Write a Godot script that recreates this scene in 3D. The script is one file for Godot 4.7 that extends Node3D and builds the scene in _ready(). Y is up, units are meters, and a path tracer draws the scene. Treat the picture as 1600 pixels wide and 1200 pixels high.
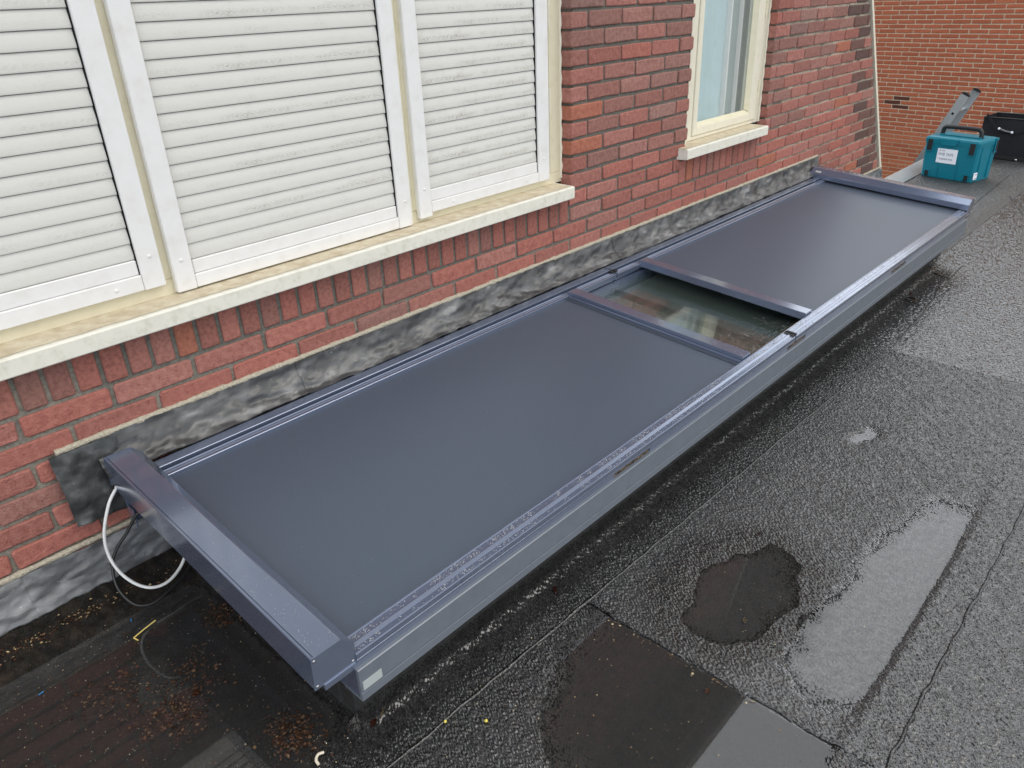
extends Node3D
# A flat bitumen roof after rain: a skylight with two awning screens along a brick house wall.

class MB:
	var v := PackedVector3Array()
	var n := PackedVector3Array()
	var c := PackedColorArray()
	var uv := PackedVector2Array()
	var ix := PackedInt32Array()
	var col := Color(1, 1, 1)
	var use_c := false
	var use_uv := false
	func vert(p: Vector3, nn: Vector3, u := Vector2.ZERO) -> int:
		v.append(p); n.append(nn); c.append(col); uv.append(u)
		return v.size() - 1
	func tri(a: Vector3, b: Vector3, d: Vector3) -> void:
		var nn := (b - a).cross(d - a)
		if nn.length_squared() < 1e-18: return
		nn = nn.normalized()
		var i := vert(a, nn); vert(b, nn); vert(d, nn)
		ix.append_array(PackedInt32Array([i, i + 2, i + 1]))
	func quad(a: Vector3, b: Vector3, d: Vector3, e: Vector3) -> void:
		var nn := (d - a).cross(e - b)
		if nn.length_squared() < 1e-20: return
		nn = nn.normalized()
		var i := vert(a, nn, Vector2(0, 0)); vert(b, nn, Vector2(1, 0)); vert(d, nn, Vector2(1, 1)); vert(e, nn, Vector2(0, 1))
		ix.append_array(PackedInt32Array([i, i + 2, i + 1, i, i + 3, i + 2]))
	func squad(p: Array, nn: Array) -> void:
		var i := vert(p[0], nn[0]); vert(p[1], nn[1]); vert(p[2], nn[2]); vert(p[3], nn[3])
		ix.append_array(PackedInt32Array([i, i + 2, i + 1, i, i + 3, i + 2]))
	# extrude a closed profile along t with the map f(p, t)
	func prism(pro: Array, f: Callable, t0: float, t1: float, caps := true, closed := true) -> void:
		var pp := PackedVector2Array()
		for q in pro: pp.append(q)
		var area := 0.0
		for i in pp.size(): area += pp[i].cross(pp[(i + 1) % pp.size()])
		if area < 0: pp.reverse()
		var o: Vector3 = f.call(pp[0], t0)
		var ax: Vector3 = f.call(pp[0] + Vector2(0.01, 0), t0) - o
		var ay: Vector3 = f.call(pp[0] + Vector2(0, 0.01), t0) - o
		var at: Vector3 = f.call(pp[0], t1) - o
		var flip := ax.cross(ay).dot(at) < 0
		var m := pp.size()
		for i in (m if closed else m - 1):
			var a: Vector3 = f.call(pp[i], t0); var b: Vector3 = f.call(pp[(i + 1) % m], t0)
			var d: Vector3 = f.call(pp[(i + 1) % m], t1); var e: Vector3 = f.call(pp[i], t1)
			if flip: quad(b, a, e, d)
			else: quad(a, b, d, e)
		if caps and closed:
			var t := Geometry2D.triangulate_polygon(pp)
			for k in range(0, t.size(), 3):
				for side in 2:
					var tt := t0 if side == 0 else t1
					var a: Vector3 = f.call(pp[t[k]], tt); var b: Vector3 = f.call(pp[t[k + 1]], tt); var d: Vector3 = f.call(pp[t[k + 2]], tt)
					var out := -at if side == 0 else at
					if (b - a).cross(d - a).dot(out) > 0: tri(a, b, d)
					else: tri(a, d, b)
	func box(lo: Vector3, hi: Vector3, b := 0.0, tf := Transform3D.IDENTITY) -> void:
		var ce := (lo + hi) / 2; var h := (hi - lo) / 2
		b = minf(b, minf(h.x, minf(h.y, h.z)) * 0.9)
		if b <= 0:
			var k := [Vector3(lo.x, lo.y, lo.z), Vector3(hi.x, lo.y, lo.z), Vector3(hi.x, hi.y, lo.z), Vector3(lo.x, hi.y, lo.z), Vector3(lo.x, lo.y, hi.z), Vector3(hi.x, lo.y, hi.z), Vector3(hi.x, hi.y, hi.z), Vector3(lo.x, hi.y, hi.z)]
			for i in 8: k[i] = tf * k[i]
			quad(k[4], k[5], k[6], k[7]); quad(k[1], k[0], k[3], k[2]); quad(k[5], k[1], k[2], k[6])
			quad(k[0], k[4], k[7], k[3]); quad(k[7], k[6], k[2], k[3]); quad(k[0], k[1], k[5], k[4])
			return
		var pt := func(s: Vector3, axis: int) -> Vector3:
			var q := Vector3(h.x - b, h.y - b, h.z - b); q[axis] = h[axis]
			return tf * (ce + q * s)
		var oriented := func(arr: Array) -> void:
			var mid := Vector3.ZERO
			for q in arr: mid += q
			mid /= arr.size()
			var nn: Vector3 = (arr[1] - arr[0]).cross(arr[2] - arr[0])
			if nn.dot(mid - tf * ce) < 0: arr.reverse()
			if arr.size() == 4: quad(arr[0], arr[1], arr[2], arr[3])
			else: tri(arr[0], arr[1], arr[2])
		for axis in 3:
			var p := (axis + 1) % 3; var q := (axis + 2) % 3
			for s in [-1.0, 1.0]:
				var arr := []
				for st in [[-1, -1], [1, -1], [1, 1], [-1, 1]]:
					var sg := Vector3.ONE; sg[axis] = s; sg[p] = st[0]; sg[q] = st[1]
					arr.append(pt.call(sg, axis))
				oriented.call(arr)
			for sp in [-1.0, 1.0]:
				for sq in [-1.0, 1.0]:
					var a1 := Vector3.ONE; a1[axis] = -1; a1[p] = sp; a1[q] = sq
					var a2 := a1; a2[axis] = 1
					oriented.call([pt.call(a1, p), pt.call(a2, p), pt.call(a2, q), pt.call(a1, q)])
		for sx in [-1.0, 1.0]:
			for sy in [-1.0, 1.0]:
				for sz in [-1.0, 1.0]:
					var sg := Vector3(sx, sy, sz)
					oriented.call([pt.call(sg, 0), pt.call(sg, 1), pt.call(sg, 2)])
	func tube(pts: Array, r: float, seg := 10, caps := true, rr: Array = []) -> void:
		var m := pts.size()
		var ref := Vector3(0.13, 0.87, 0.41)
		var rings := []
		for i in m:
			var d: Vector3 = (pts[mini(i + 1, m - 1)] - pts[maxi(i - 1, 0)]).normalized()
			ref = (ref - d * ref.dot(d)).normalized()
			var b := d.cross(ref)
			var ring := []; var rad: float = rr[i] if rr.size() else r
			for k in seg:
				var a := TAU * k / seg
				ring.append([pts[i] + (ref * cos(a) + b * sin(a)) * rad, ref * cos(a) + b * sin(a)])
			rings.append(ring)
		for i in m - 1:
			for k in seg:
				var k2 := (k + 1) % seg
				squad([rings[i][k][0], rings[i][k2][0], rings[i + 1][k2][0], rings[i + 1][k][0]], [rings[i][k][1], rings[i][k2][1], rings[i + 1][k2][1], rings[i + 1][k][1]])
		if caps:
			for k in range(1, seg - 1):
				tri(rings[0][0][0], rings[0][k + 1][0], rings[0][k][0])
				tri(rings[m - 1][0][0], rings[m - 1][k][0], rings[m - 1][k + 1][0])
	# dome (cap of a sphere) on point p with axis a
	func dome(p: Vector3, a: Vector3, r: float, hgt: float, seg := 10, lev := 3) -> void:
		var t := a.cross(Vector3(0.3, 0.5, 0.81)).normalized(); var b := a.cross(t)
		for l in lev:
			for k in seg:
				var q := []; var nn := []
				for lk in [[l, k], [l, k + 1], [l + 1, k + 1], [l + 1, k]]:
					var e: float = PI / 2 * lk[0] / lev; var w: float = TAU * lk[1] / seg
					q.append(p + (t * cos(w) + b * sin(w)) * r * cos(e) + a * hgt * sin(e))
					nn.append(((t * cos(w) + b * sin(w)) * cos(e) * hgt + a * r * sin(e)).normalized())
				squad(q, nn)
	func mesh() -> ArrayMesh:
		var arr := []; arr.resize(Mesh.ARRAY_MAX)
		arr[Mesh.ARRAY_VERTEX] = v; arr[Mesh.ARRAY_NORMAL] = n; arr[Mesh.ARRAY_INDEX] = ix
		if use_c: arr[Mesh.ARRAY_COLOR] = c
		if use_uv: arr[Mesh.ARRAY_TEX_UV] = uv
		var am := ArrayMesh.new()
		am.add_surface_from_arrays(Mesh.PRIMITIVE_TRIANGLES, arr)
		return am

var taken := {}
var M := {}
var T := {}
var rng := RandomNumberGenerator.new()

func numbered(parent: Node, called: String) -> String:
	var key := "%d/%s" % [parent.get_instance_id(), called]
	var k: int = taken.get(key, 0)
	taken[key] = k + 1
	return called if k == 0 else "%s_%03d" % [called, k]

func put(called: String, mesh: Mesh, mat: Material, parent: Node = self, at := Transform3D.IDENTITY) -> MeshInstance3D:
	var o := MeshInstance3D.new()
	o.name = numbered(parent, called); o.mesh = mesh; o.transform = at
	if mat: o.material_override = mat
	parent.add_child(o, true)
	return o

func thing(called: String, label: String, category: String, at := Transform3D.IDENTITY, group := "") -> Node3D:
	var o := Node3D.new()
	o.name = numbered(self, called); add_child(o, true); o.transform = at
	tag(o, label, category, group)
	return o

func tag(o: Node, label: String, category: String, group := "", kind := "") -> void:
	if label: o.set_meta("label", label)
	if category: o.set_meta("category", category)
	if group: o.set_meta("group", group)
	if kind: o.set_meta("kind", kind)

func holder(called: String, parent: Node, label := "") -> Node3D:
	var o := Node3D.new()
	o.name = numbered(parent, called); parent.add_child(o, true)
	if label: o.set_meta("label", label)
	return o

func lin(r: float, g: float, b: float) -> Color:
	return Color(r, g, b).linear_to_srgb()

func mat(called: String, albedo: Color, rough := 0.6, spec := 0.5, tex: Texture2D = null, scale := 1.0, bump: Texture2D = null, bump_cm := 0.0, bump_tex_scale := 0.0) -> StandardMaterial3D:
	var m := StandardMaterial3D.new()
	m.resource_name = called; m.albedo_color = albedo; m.roughness = rough; m.metallic_specular = spec
	if tex or bump:
		m.uv1_triplanar = true; m.uv1_world_triplanar = true
		m.uv1_scale = Vector3.ONE * scale; m.uv1_triplanar_sharpness = 6.0
	if tex: m.albedo_texture = tex
	if bump:
		m.heightmap_enabled = true; m.heightmap_texture = bump; m.heightmap_scale = bump_cm
	M[called] = m
	return m

func noise(seed_: int, freq: float, oct := 4, type := FastNoiseLite.TYPE_SIMPLEX_SMOOTH) -> FastNoiseLite:
	var f := FastNoiseLite.new()
	f.seed = seed_; f.frequency = freq; f.fractal_octaves = oct; f.noise_type = type
	f.fractal_type = FastNoiseLite.FRACTAL_FBM if oct > 1 else FastNoiseLite.FRACTAL_NONE
	return f

func gray(seed_: int, freq: float, size := 512, oct := 4, type := FastNoiseLite.TYPE_SIMPLEX_SMOOTH) -> Image:
	var im := noise(seed_, freq, oct, type).get_seamless_image(size, size, false, false, 0.12, true)
	im.convert(Image.FORMAT_L8)
	return im

# colour texture: coarse and fine grey noise mixed, then looked up on a ramp (linear colours)
func ramp_tex(a: Image, b: Image, wa: float, wb: float, offs: Array, cols: Array, speck := 0.0, speck_col := Color.WHITE, seed_ := 1) -> ImageTexture:
	var g := Gradient.new()
	var oo := PackedFloat32Array(); var cc := PackedColorArray()
	for i in offs.size(): oo.append(offs[i]); cc.append(cols[i].linear_to_srgb())
	g.offsets = oo; g.colors = cc
	var lut := []
	for i in 256: lut.append(g.sample(i / 255.0))
	var da := a.get_data(); var db := b.get_data(); var w := a.get_width()
	var out := PackedByteArray(); out.resize(w * w * 3)
	var r := RandomNumberGenerator.new(); r.seed = seed_
	var sc := speck_col.linear_to_srgb()
	for i in w * w:
		var k := clampi(int(128.0 + (da[i] - 128.0) * wa + (db[i] - 128.0) * wb), 0, 255)
		var q: Color = lut[k]
		if speck > 0 and r.randf() < speck: q = q.lerp(sc, r.randf())
		out[i * 3] = clampi(int(q.r * 255), 0, 255); out[i * 3 + 1] = clampi(int(q.g * 255), 0, 255); out[i * 3 + 2] = clampi(int(q.b * 255), 0, 255)
	var im := Image.create_from_data(w, w, false, Image.FORMAT_RGB8, out)
	return ImageTexture.create_from_image(im)

# ---------------------------------------------------------------- frame of the sloping screens
const TH := 0.08883
const SO := Vector3(0, 0.4138, 0.04)
func sframe(x: float) -> Transform3D:
	# local x along the wall, local y off the screen plane, local z down the slope
	return Transform3D(Basis(Vector3(1, 0, 0), Vector3(0, cos(TH), sin(TH)), Vector3(0, -sin(TH), cos(TH))), SO + Vector3(x, 0, 0))

func _ready() -> void:
	rng.seed = 7
	# camera
	var cam := Camera3D.new()
	cam.name = "camera"; add_child(cam)
	cam.position = Vector3(-0.2679, 1.4264, 1.9485)
	cam.rotation = Vector3(-0.4714, -0.8075, -0.0413)
	cam.fov = 53.45; cam.near = 0.05; cam.far = 400.0
	cam.current = true
	# overcast sky
	var env := Environment.new()
	var sm := ProceduralSkyMaterial.new()
	sm.sky_top_color = Color(0.965, 0.982, 1.0); sm.sky_horizon_color = Color(0.76, 0.785, 0.82)
	sm.sky_curve = 0.35; sm.sky_energy_multiplier = 1.0
	sm.ground_bottom_color = Color(0.22, 0.22, 0.21); sm.ground_horizon_color = Color(0.5, 0.5, 0.5)
	sm.sun_angle_max = 1.0
	var sky := Sky.new(); sky.sky_material = sm
	env.background_mode = Environment.BG_SKY; env.sky = sky
	env.background_energy_multiplier = 1.7
	env.tonemap_mode = Environment.TONE_MAPPER_LINEAR
	env.tonemap_exposure = 1.62
	env.sdfgi_enabled = true; env.ssao_enabled = true; env.ssil_enabled = true
	var we := WorldEnvironment.new(); we.name = "world_environment"; we.environment = env; add_child(we)
	var sun := DirectionalLight3D.new()
	sun.name = "sun"; sun.light_energy = 0.25; sun.light_angular_distance = 40.0; sun.shadow_enabled = true
	sun.light_color = Color(1.0, 0.985, 0.96)
	add_child(sun)
	sun.look_at_from_position(Vector3(3.0, 8.0, 5.0), Vector3.ZERO, Vector3.UP)
	make_materials()
	build_roof()
	build_house()
	build_neighbour()
	build_skylight()
	build_screens()
	build_cables()
	build_toolbox()
	build_bag()
	build_ladder()
	build_debris()

# ---------------------------------------------------------------- materials
func make_materials() -> void:
	var n1 := gray(11, 0.012); var n2 := gray(12, 0.09); var n3 := gray(13, 0.22, 512, 2); var n4 := gray(14, 0.03, 512, 5)
	var cell := gray(15, 0.075, 512, 1, FastNoiseLite.TYPE_CELLULAR)
	T.fine = ImageTexture.create_from_image(n2); T.grit = ImageTexture.create_from_image(n3); T.wave = ImageTexture.create_from_image(n1)
	T.cell = ImageTexture.create_from_image(cell); T.mid = ImageTexture.create_from_image(n4)
	# brick: grain, paler scuffs and dark pits, near white so that albedo_color sets the tone
	var n5 := gray(16, 0.11, 512, 5)
	T.gritty = ImageTexture.create_from_image(n5)
	T.brick = ramp_tex(n4, n5, 0.9, 0.75, [0.0, 0.22, 0.45, 0.62, 0.80, 1.0], [Color(0.56, 0.50, 0.50), Color(0.72, 0.66, 0.66), Color(0.81, 0.76, 0.76), Color(0.86, 0.83, 0.83), Color(0.92, 0.92, 0.92), Color(1.0, 1.0, 1.0)], 0.006, Color(0.45, 0.42, 0.43), 3)
	for i in 19:
		var tc := brick_tone(i)
		var m := mat("brick_%d" % i, tc.linear_to_srgb(), 0.88, 0.3, T.brick, 2.3 + 0.11 * (i % 5), T.gritty, 0.13)
		m.uv1_offset = Vector3(0.13 * i, 0.29 * i, 0.07 * i)
	for t in [["orange_brick_0", 0.40, 0.120, 0.060], ["orange_brick_1", 0.375, 0.112, 0.057], ["orange_brick_2", 0.425, 0.130, 0.066], ["sooty_brick", 0.10, 0.035, 0.025]]:
		mat(t[0], lin(t[1], t[2], t[3]), 0.85, 0.35, T.brick, 2.2, T.gritty, 0.12)
	T.mortar = ramp_tex(n4, n3, 1.0, 1.0, [0.0, 0.5, 1.0], [Color(0.55, 0.55, 0.55), Color(0.85, 0.85, 0.85), Color(1, 1, 1)], 0.02, Color(0.3, 0.3, 0.3), 4)
	mat("mortar", Color.WHITE, 0.95, 0.2, T.mortar, 4.0, T.grit, 0.2).vertex_color_use_as_albedo = true
	mat("pale_mortar", lin(0.60, 0.47, 0.34), 0.95, 0.2, T.mortar, 4.0, T.grit, 0.2)
	mat("sealant", lin(0.52, 0.47, 0.37), 0.8, 0.3, T.mortar, 6.0, T.mid, 0.3)
	# painted things of the house
	T.paint = ramp_tex(n1, n4, 0.9, 0.4, [0.0, 0.35, 0.6, 1.0], [Color(0.93, 0.92, 0.90), Color(0.98, 0.978, 0.97), Color(1, 1, 1), Color(1, 1, 1)], 0.0)
	mat("white_aluminium", lin(0.80, 0.79, 0.775), 0.38, 0.5, T.paint, 2.0)
	mat("cream_paint", lin(0.73, 0.675, 0.50), 0.42, 0.5, T.paint, 2.3)
	mat("ivory_paint", lin(0.78, 0.735, 0.60), 0.42, 0.5, T.paint, 2.3)
	T.sill = ramp_tex(n4, n2, 1.1, 0.5, [0.0, 0.3, 0.55, 1.0], [Color(0.86, 0.86, 0.83), Color(0.95, 0.95, 0.94), Color(1, 1, 1), Color(1, 1, 1)], 0.002, Color(0.5, 0.48, 0.4), 5)
	mat("sill_paint", lin(0.76, 0.735, 0.645), 0.5, 0.4, T.sill, 1.3)
	T.grime = ramp_tex(n4, n2, 1.2, 0.35, [0.0, 0.35, 0.6, 1.0], [Color(0.50, 0.42, 0.29), Color(0.57, 0.49, 0.36), Color(0.61, 0.54, 0.40), Color(0.68, 0.62, 0.49)], 0.003, Color(0.3, 0.25, 0.16), 6)
	mat("sill_grime", Color.WHITE, 0.7, 0.3, T.grime, 1.1)
	for k in 6: mat("slat_%d" % k, Color.WHITE, 0.45, 0.45).albedo_texture = slat_tex(k)
	mat("dark_gap", lin(0.012, 0.012, 0.013), 0.9, 0.2)
	var pane := mat("window_glass", Color(0.85, 0.95, 0.97, 0.06), 0.02, 0.5)
	pane.transparency = BaseMaterial3D.TRANSPARENCY_ALPHA
	mat("curtain", lin(0.50, 0.66, 0.69), 0.9, 0.2, T.paint, 1.1)
	mat("reflection_grey", lin(0.30, 0.38, 0.37), 0.9, 0.2, T.paint, 1.1)
	mat("room_wall", lin(0.30, 0.37, 0.38), 0.9, 0.2)
	# lead
	T.lead = ramp_tex(n4, n1, 0.95, 0.9, [0.0, 0.35, 0.52, 0.70, 0.88, 1.0], [Color(0.032, 0.033, 0.034), Color(0.050, 0.051, 0.052), Color(0.070, 0.072, 0.073), Color(0.100, 0.101, 0.102), Color(0.145, 0.145, 0.145), Color(0.23, 0.23, 0.23)], 0.001, Color(0.6, 0.6, 0.6), 8)
	mat("lead", Color.WHITE, 0.40, 0.6, T.lead, 0.62, T.mid, 0.08).uv1_scale = Vector3(0.45, 1.3, 1.3)
	mat("lead_dark", lin(0.65, 0.67, 0.67), 0.40, 0.6, T.lead, 0.9, T.mid, 0.25)
	mat("lead_pale", lin(1, 1, 1), 0.36, 0.6, ramp_tex(n4, n1, 0.95, 0.9, [0.0, 0.4, 0.6, 1.0], [Color(0.080, 0.083, 0.087), Color(0.115, 0.119, 0.124), Color(0.15, 0.154, 0.158), Color(0.25, 0.25, 0.26)], 0.003, Color(0.7, 0.7, 0.7), 9), 0.8, T.mid, 0.08).uv1_scale = Vector3(0.6, 1.4, 1.4)
	# powder coated aluminium and screen cloth
	T.coat = ramp_tex(n1, n2, 0.5, 0.3, [0.0, 1.0], [Color(0.88, 0.88, 0.88), Color(1, 1, 1)], 0.0)
	var an := mat("anthracite", lin(0.165, 0.205, 0.305), 0.21, 0.7, T.coat, 2.0, T.grit, 0.003); an.metallic = 0.5
	an.clearcoat_enabled = true; an.clearcoat = 1.0; an.clearcoat_roughness = 0.12
	T.wetcoat = ramp_tex(n4, n2, 1.2, 0.8, [0.0, 0.4, 0.6, 1.0], [Color(0.90, 0.905, 0.91), Color(0.96, 0.963, 0.965), Color(0.99, 0.99, 0.99), Color(1, 1, 1)], 0.0)
	mat("cladding_metal", lin(0.140, 0.160, 0.190), 0.30, 0.6, T.wetcoat, 0.8, T.grit, 0.004)
	mat("dark_rubber", lin(0.012, 0.013, 0.016), 0.5, 0.5)
	T.weave = ramp_tex(n4, n3, 0.5, 0.5, [0.0, 0.5, 1.0], [Color(0.80, 0.81, 0.82), Color(0.94, 0.95, 0.95), Color(1, 1, 1)], 0.0)
	var fb := mat("screen_cloth", lin(0.064, 0.084, 0.122), 0.42, 0.6, T.weave, 5.0, T.grit, 0.012)
	fb.rim_enabled = true; fb.rim = 0.10; fb.rim_tint = 0.3
	mat("hem_cloth", lin(0.045, 0.058, 0.082), 0.6, 0.5, T.weave, 5.0, T.grit, 0.02)
	mat("steel", lin(0.62, 0.62, 0.60), 0.28, 0.5).metallic = 1.0
	mat("aluminium", lin(0.58, 0.61, 0.63), 0.36, 0.5, T.coat, 4.0).metallic = 0.75
	mat("silver_label", lin(0.42, 0.45, 0.45), 0.4, 0.5, T.paint, 30.0)
	mat("timber", lin(0.42, 0.30, 0.20), 0.8, 0.3, T.mid, 4.0)
	var sg := mat("skylight_glass", Color(0.50, 0.58, 0.54, 0.06), 0.01, 0.5)
	sg.transparency = BaseMaterial3D.TRANSPARENCY_ALPHA
	mat("well_paint", lin(0.60, 0.67, 0.64), 0.85, 0.3)
	mat("well_shaded", lin(0.045, 0.045, 0.038), 0.7, 0.3, T.mid, 2.0)  # light well sides, coloured near black to stand for shade
	mat("room_floor", lin(0.03, 0.026, 0.02), 0.7, 0.3)
	# roof
	T.bit = ramp_tex(n4, n3, 0.7, 1.1, [0.0, 0.4, 0.65, 0.85, 1.0], [Color(0.35, 0.35, 0.35), Color(0.65, 0.65, 0.65), Color(0.95, 0.95, 0.95), Color(1, 1, 1), Color(1, 1, 1)], 0.01, Color(1, 1, 1), 10)
	var rf := mat("wet_bitumen", Color.WHITE, 0.15, 0.7, T.bit, 2.0, T.cell, 0.10)
	rf.vertex_color_use_as_albedo = true
	mat("silt", Color.WHITE, 0.8, 0.25, T.bit, 2.0, T.cell, 0.12).vertex_color_use_as_albedo = true
	var ff := mat("far_bitumen", Color.WHITE, 0.42, 0.7, T.bit, 2.0, T.cell, 0.55)
	ff.vertex_color_use_as_albedo = true
	mat("bitumen_bead", lin(0.016, 0.016, 0.018), 0.12, 0.7, T.mid, 5.0, T.mid, 0.2)
	mat("bitumen_upstand", lin(0.030, 0.030, 0.030), 0.45, 0.5, T.bit, 3.0, T.cell, 0.15)
	var wt := mat("rain_water", Color(1.0, 1.0, 1.0, 0.02), 0.01, 0.5)
	wt.transparency = BaseMaterial3D.TRANSPARENCY_ALPHA
	var dr := mat("rain_drop", Color(1, 1, 1, 0.13), 0.0, 0.5)  # white share stands in for the bright sky glint of the drops
	dr.refraction_enabled = true; dr.refraction_scale = 0.033; dr.transparency = BaseMaterial3D.TRANSPARENCY_ALPHA
	mat("ground_cover", lin(0.12, 0.12, 0.11), 0.95, 0.2, T.mid, 0.3)
	mat("roof_tile", lin(0.06, 0.055, 0.05), 0.8, 0.3, T.mid, 1.5)
	mat("soffit", lin(0.07, 0.06, 0.05), 0.7, 0.3)
	mat("zinc", lin(0.14, 0.145, 0.15), 0.5, 0.5)
	# loose things
	mat("teal_plastic", lin(0.004, 0.175, 0.245), 0.36, 0.4, T.coat, 5.0)
	mat("teal_light", lin(0.004, 0.175, 0.245), 0.36, 0.4, T.coat, 5.0)
	mat("black_plastic", lin(0.013, 0.013, 0.014), 0.45, 0.5)
	mat("black_cloth", lin(0.012, 0.012, 0.015), 0.7, 0.4, T.weave, 6.0, T.mid, 0.4)
	mat("paper", lin(0.78, 0.80, 0.86), 0.8, 0.3)
	mat("ink", lin(0.10, 0.10, 0.16), 0.8, 0.2)
	mat("white_cable", lin(0.78, 0.78, 0.77), 0.35, 0.5)
	mat("black_cable", lin(0.012, 0.012, 0.012), 0.35, 0.5)
	mat("straw", lin(0.80, 0.62, 0.20), 0.6, 0.4, T.paint, 20.0)
	mat("leaf_brown", lin(0.085, 0.04, 0.02), 0.5, 0.5, T.mid, 12.0)
	mat("leaf_red", lin(0.17, 0.035, 0.015), 0.45, 0.5, T.mid, 12.0)
	mat("leaf_orange", lin(0.30, 0.09, 0.02), 0.45, 0.5, T.mid, 12.0)
	mat("leaf_pale", lin(0.50, 0.40, 0.25), 0.6, 0.4, T.mid, 12.0)
	mat("blue_plastic", lin(0.02, 0.22, 0.55), 0.4, 0.5)
	mat("shell_white", lin(0.70, 0.62, 0.50), 0.5, 0.5)
	mat("yellow_seed", lin(0.62, 0.52, 0.10), 0.6, 0.4)
	var lt := mat("litter", Color.WHITE, 0.5, 0.5); lt.vertex_color_use_as_albedo = true

func slat_tex(k: int) -> ImageTexture:
	# weathered white slat, u along and v down: fine algae specks gather in a band of the lower half
	var w := 1024; var h := 64
	var im := Image.create(w, h, false, Image.FORMAT_RGB8)
	var na := noise(100 + k, 0.11, 4); var nb := noise(200 + k, 0.006, 3); var nc := noise(300 + k, 0.3, 2)
	var heavy := 0.07 + 0.07 * (k % 3) + (0.30 if k >= 3 else 0.0)
	for y in h:
		var t := float(y) / h
		for x in w:
			var band := exp(-pow((t - 0.66 - 0.10 * nb.get_noise_2d(x, 50)) / 0.17, 2.0))
			var g := clampf((na.get_noise_2d(x * 0.8, y * 2.0) + 0.25 * nc.get_noise_2d(x, y * 1.5) + 0.10) * 2.4, 0, 1)
			var d := (band * g + 0.18 * clampf(nb.get_noise_2d(x * 2.0, y * 3.0) * 2.0, 0, 1)) * heavy * clampf(0.7 + 1.5 * nb.get_noise_2d(x, 0) + (0.5 * x / w if k >= 3 else 0.0), 0.1, 1.5)
			d += 0.05 * clampf(na.get_noise_2d(x * 0.4, y) * 2, 0, 1)
			var c := Color(0.665, 0.655, 0.612).lerp(Color(0.27, 0.24, 0.18), clampf(d, 0, 0.85))
			im.set_pixel(x, y, c.linear_to_srgb())
	return ImageTexture.create_from_image(im)

# ---------------------------------------------------------------- roof
var nz_low := noise(41, 2.2, 3)
var nz_edge := noise(42, 14.0, 2)
var nz_mic := noise(43, 178.0, 2, FastNoiseLite.TYPE_SIMPLEX)
var nz_mid := noise(44, 26.0, 2)

func seam1(x: float) -> float:
	var b := 1.010 + 0.024 * (x - 0.3)
	if x > 3.0: b = 1.075 - 0.075 * smoothstep(3.0, 4.4, x)
	return b + 0.005 * nz_edge.get_noise_2d(x * 0.8, 3.0)

func blob(x: float, z: float, cx: float, cz: float, rx: float, rz: float, rot := 0.0) -> float:
	var dx := x - cx + 0.035 * nz_low.get_noise_2d(x * 3.0, z * 3.0); var dz := z - cz + 0.03 * nz_low.get_noise_2d(x * 3.0 + 7.0, z * 3.0)
	var c := cos(rot); var s := sin(rot)
	var u := (dx * c + dz * s) / rx; var w := (-dx * s + dz * c) / rz
	return clampf(1.0 - sqrt(u * u + w * w), 0.0, 1.0)

func sheet_of(x: float, z: float) -> int:
	if z > 1.776 + 0.006 * nz_edge.get_noise_2d(x, 20.0): return 3
	if z < seam1(x): return 0
	return 2 if x > 0.950 + 0.006 * nz_edge.get_noise_2d(z, 40.0) else 1

func macro(x: float, z: float) -> float:
	var h := 0.0034 + 0.0009 * nz_low.get_noise_2d(x, z)
	# fillet against the house wall
	if x < 5.86: h += 0.062 * clampf(1.0 - z / 0.14, 0, 1)
	# fillet round the upstand
	var dx := maxf(0.335 - x, x - 4.45); var dz := z - 0.855
	var d := maxf(dx, dz) if (dx < 0 or dz < 0) else sqrt(dx * dx + dz * dz)
	if d < 0: h = 0.030 if d > -0.02 else -0.05
	elif dz > 0: h += (0.018 * pow(clampf(1.0 - d / 0.080, 0, 1), 1.4) + 0.0052 * exp(-pow((dz - 0.034) / 0.020, 2.0))) * smoothstep(0.06, 0.0, dx)
	var s := sheet_of(x, z)
	if s == 0: h += 0.0025
	elif s == 2: h += 0.0012
	elif s == 3: h += 0.0045
	h += 0.0035 * smoothstep(1.655, 1.70, z)
	if x > 4.6: h += 0.010 * smoothstep(0.64, 0.70, z) * (1.0 - smoothstep(0.80, 0.845, z)) * smoothstep(4.6, 4.9, x)
	# hollows
	if x < 0.40: h -= 0.011 * smoothstep(0.40, 0.22, x) * smoothstep(0.10, 0.16, z) * (1.0 - smoothstep(0.80, 0.92, z) * smoothstep(0.05, 0.3, x))
	if s == 1: h -= 0.0085 * smoothstep(0.0, 0.85, blob(x, z, 0.86, 1.42, 0.56, 0.56))
	if s == 2:
		h -= 0.0080 * (1.0 - smoothstep(1.665, 1.70, z)) * smoothstep(0.0, 0.95, maxf(blob(x, z, 1.58, 1.645, 0.78, 0.185, 0.06), blob(x, z, 1.24, 1.635, 0.34, 0.20)))
		h -= 0.0075 * smoothstep(0.0, 1.0, blob(x, z, 1.23, 1.29, 0.30, 0.18))
		h -= 0.0064 * smoothstep(0.0, 0.7, blob(x, z, 2.23, 1.262, 0.14, 0.05))
		h -= 0.0034 * (1.0 - smoothstep(1.665, 1.70, z)) * smoothstep(0.0, 0.55, blob(x, z, 1.50, 1.47, 0.85, 0.38))
	return h

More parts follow.
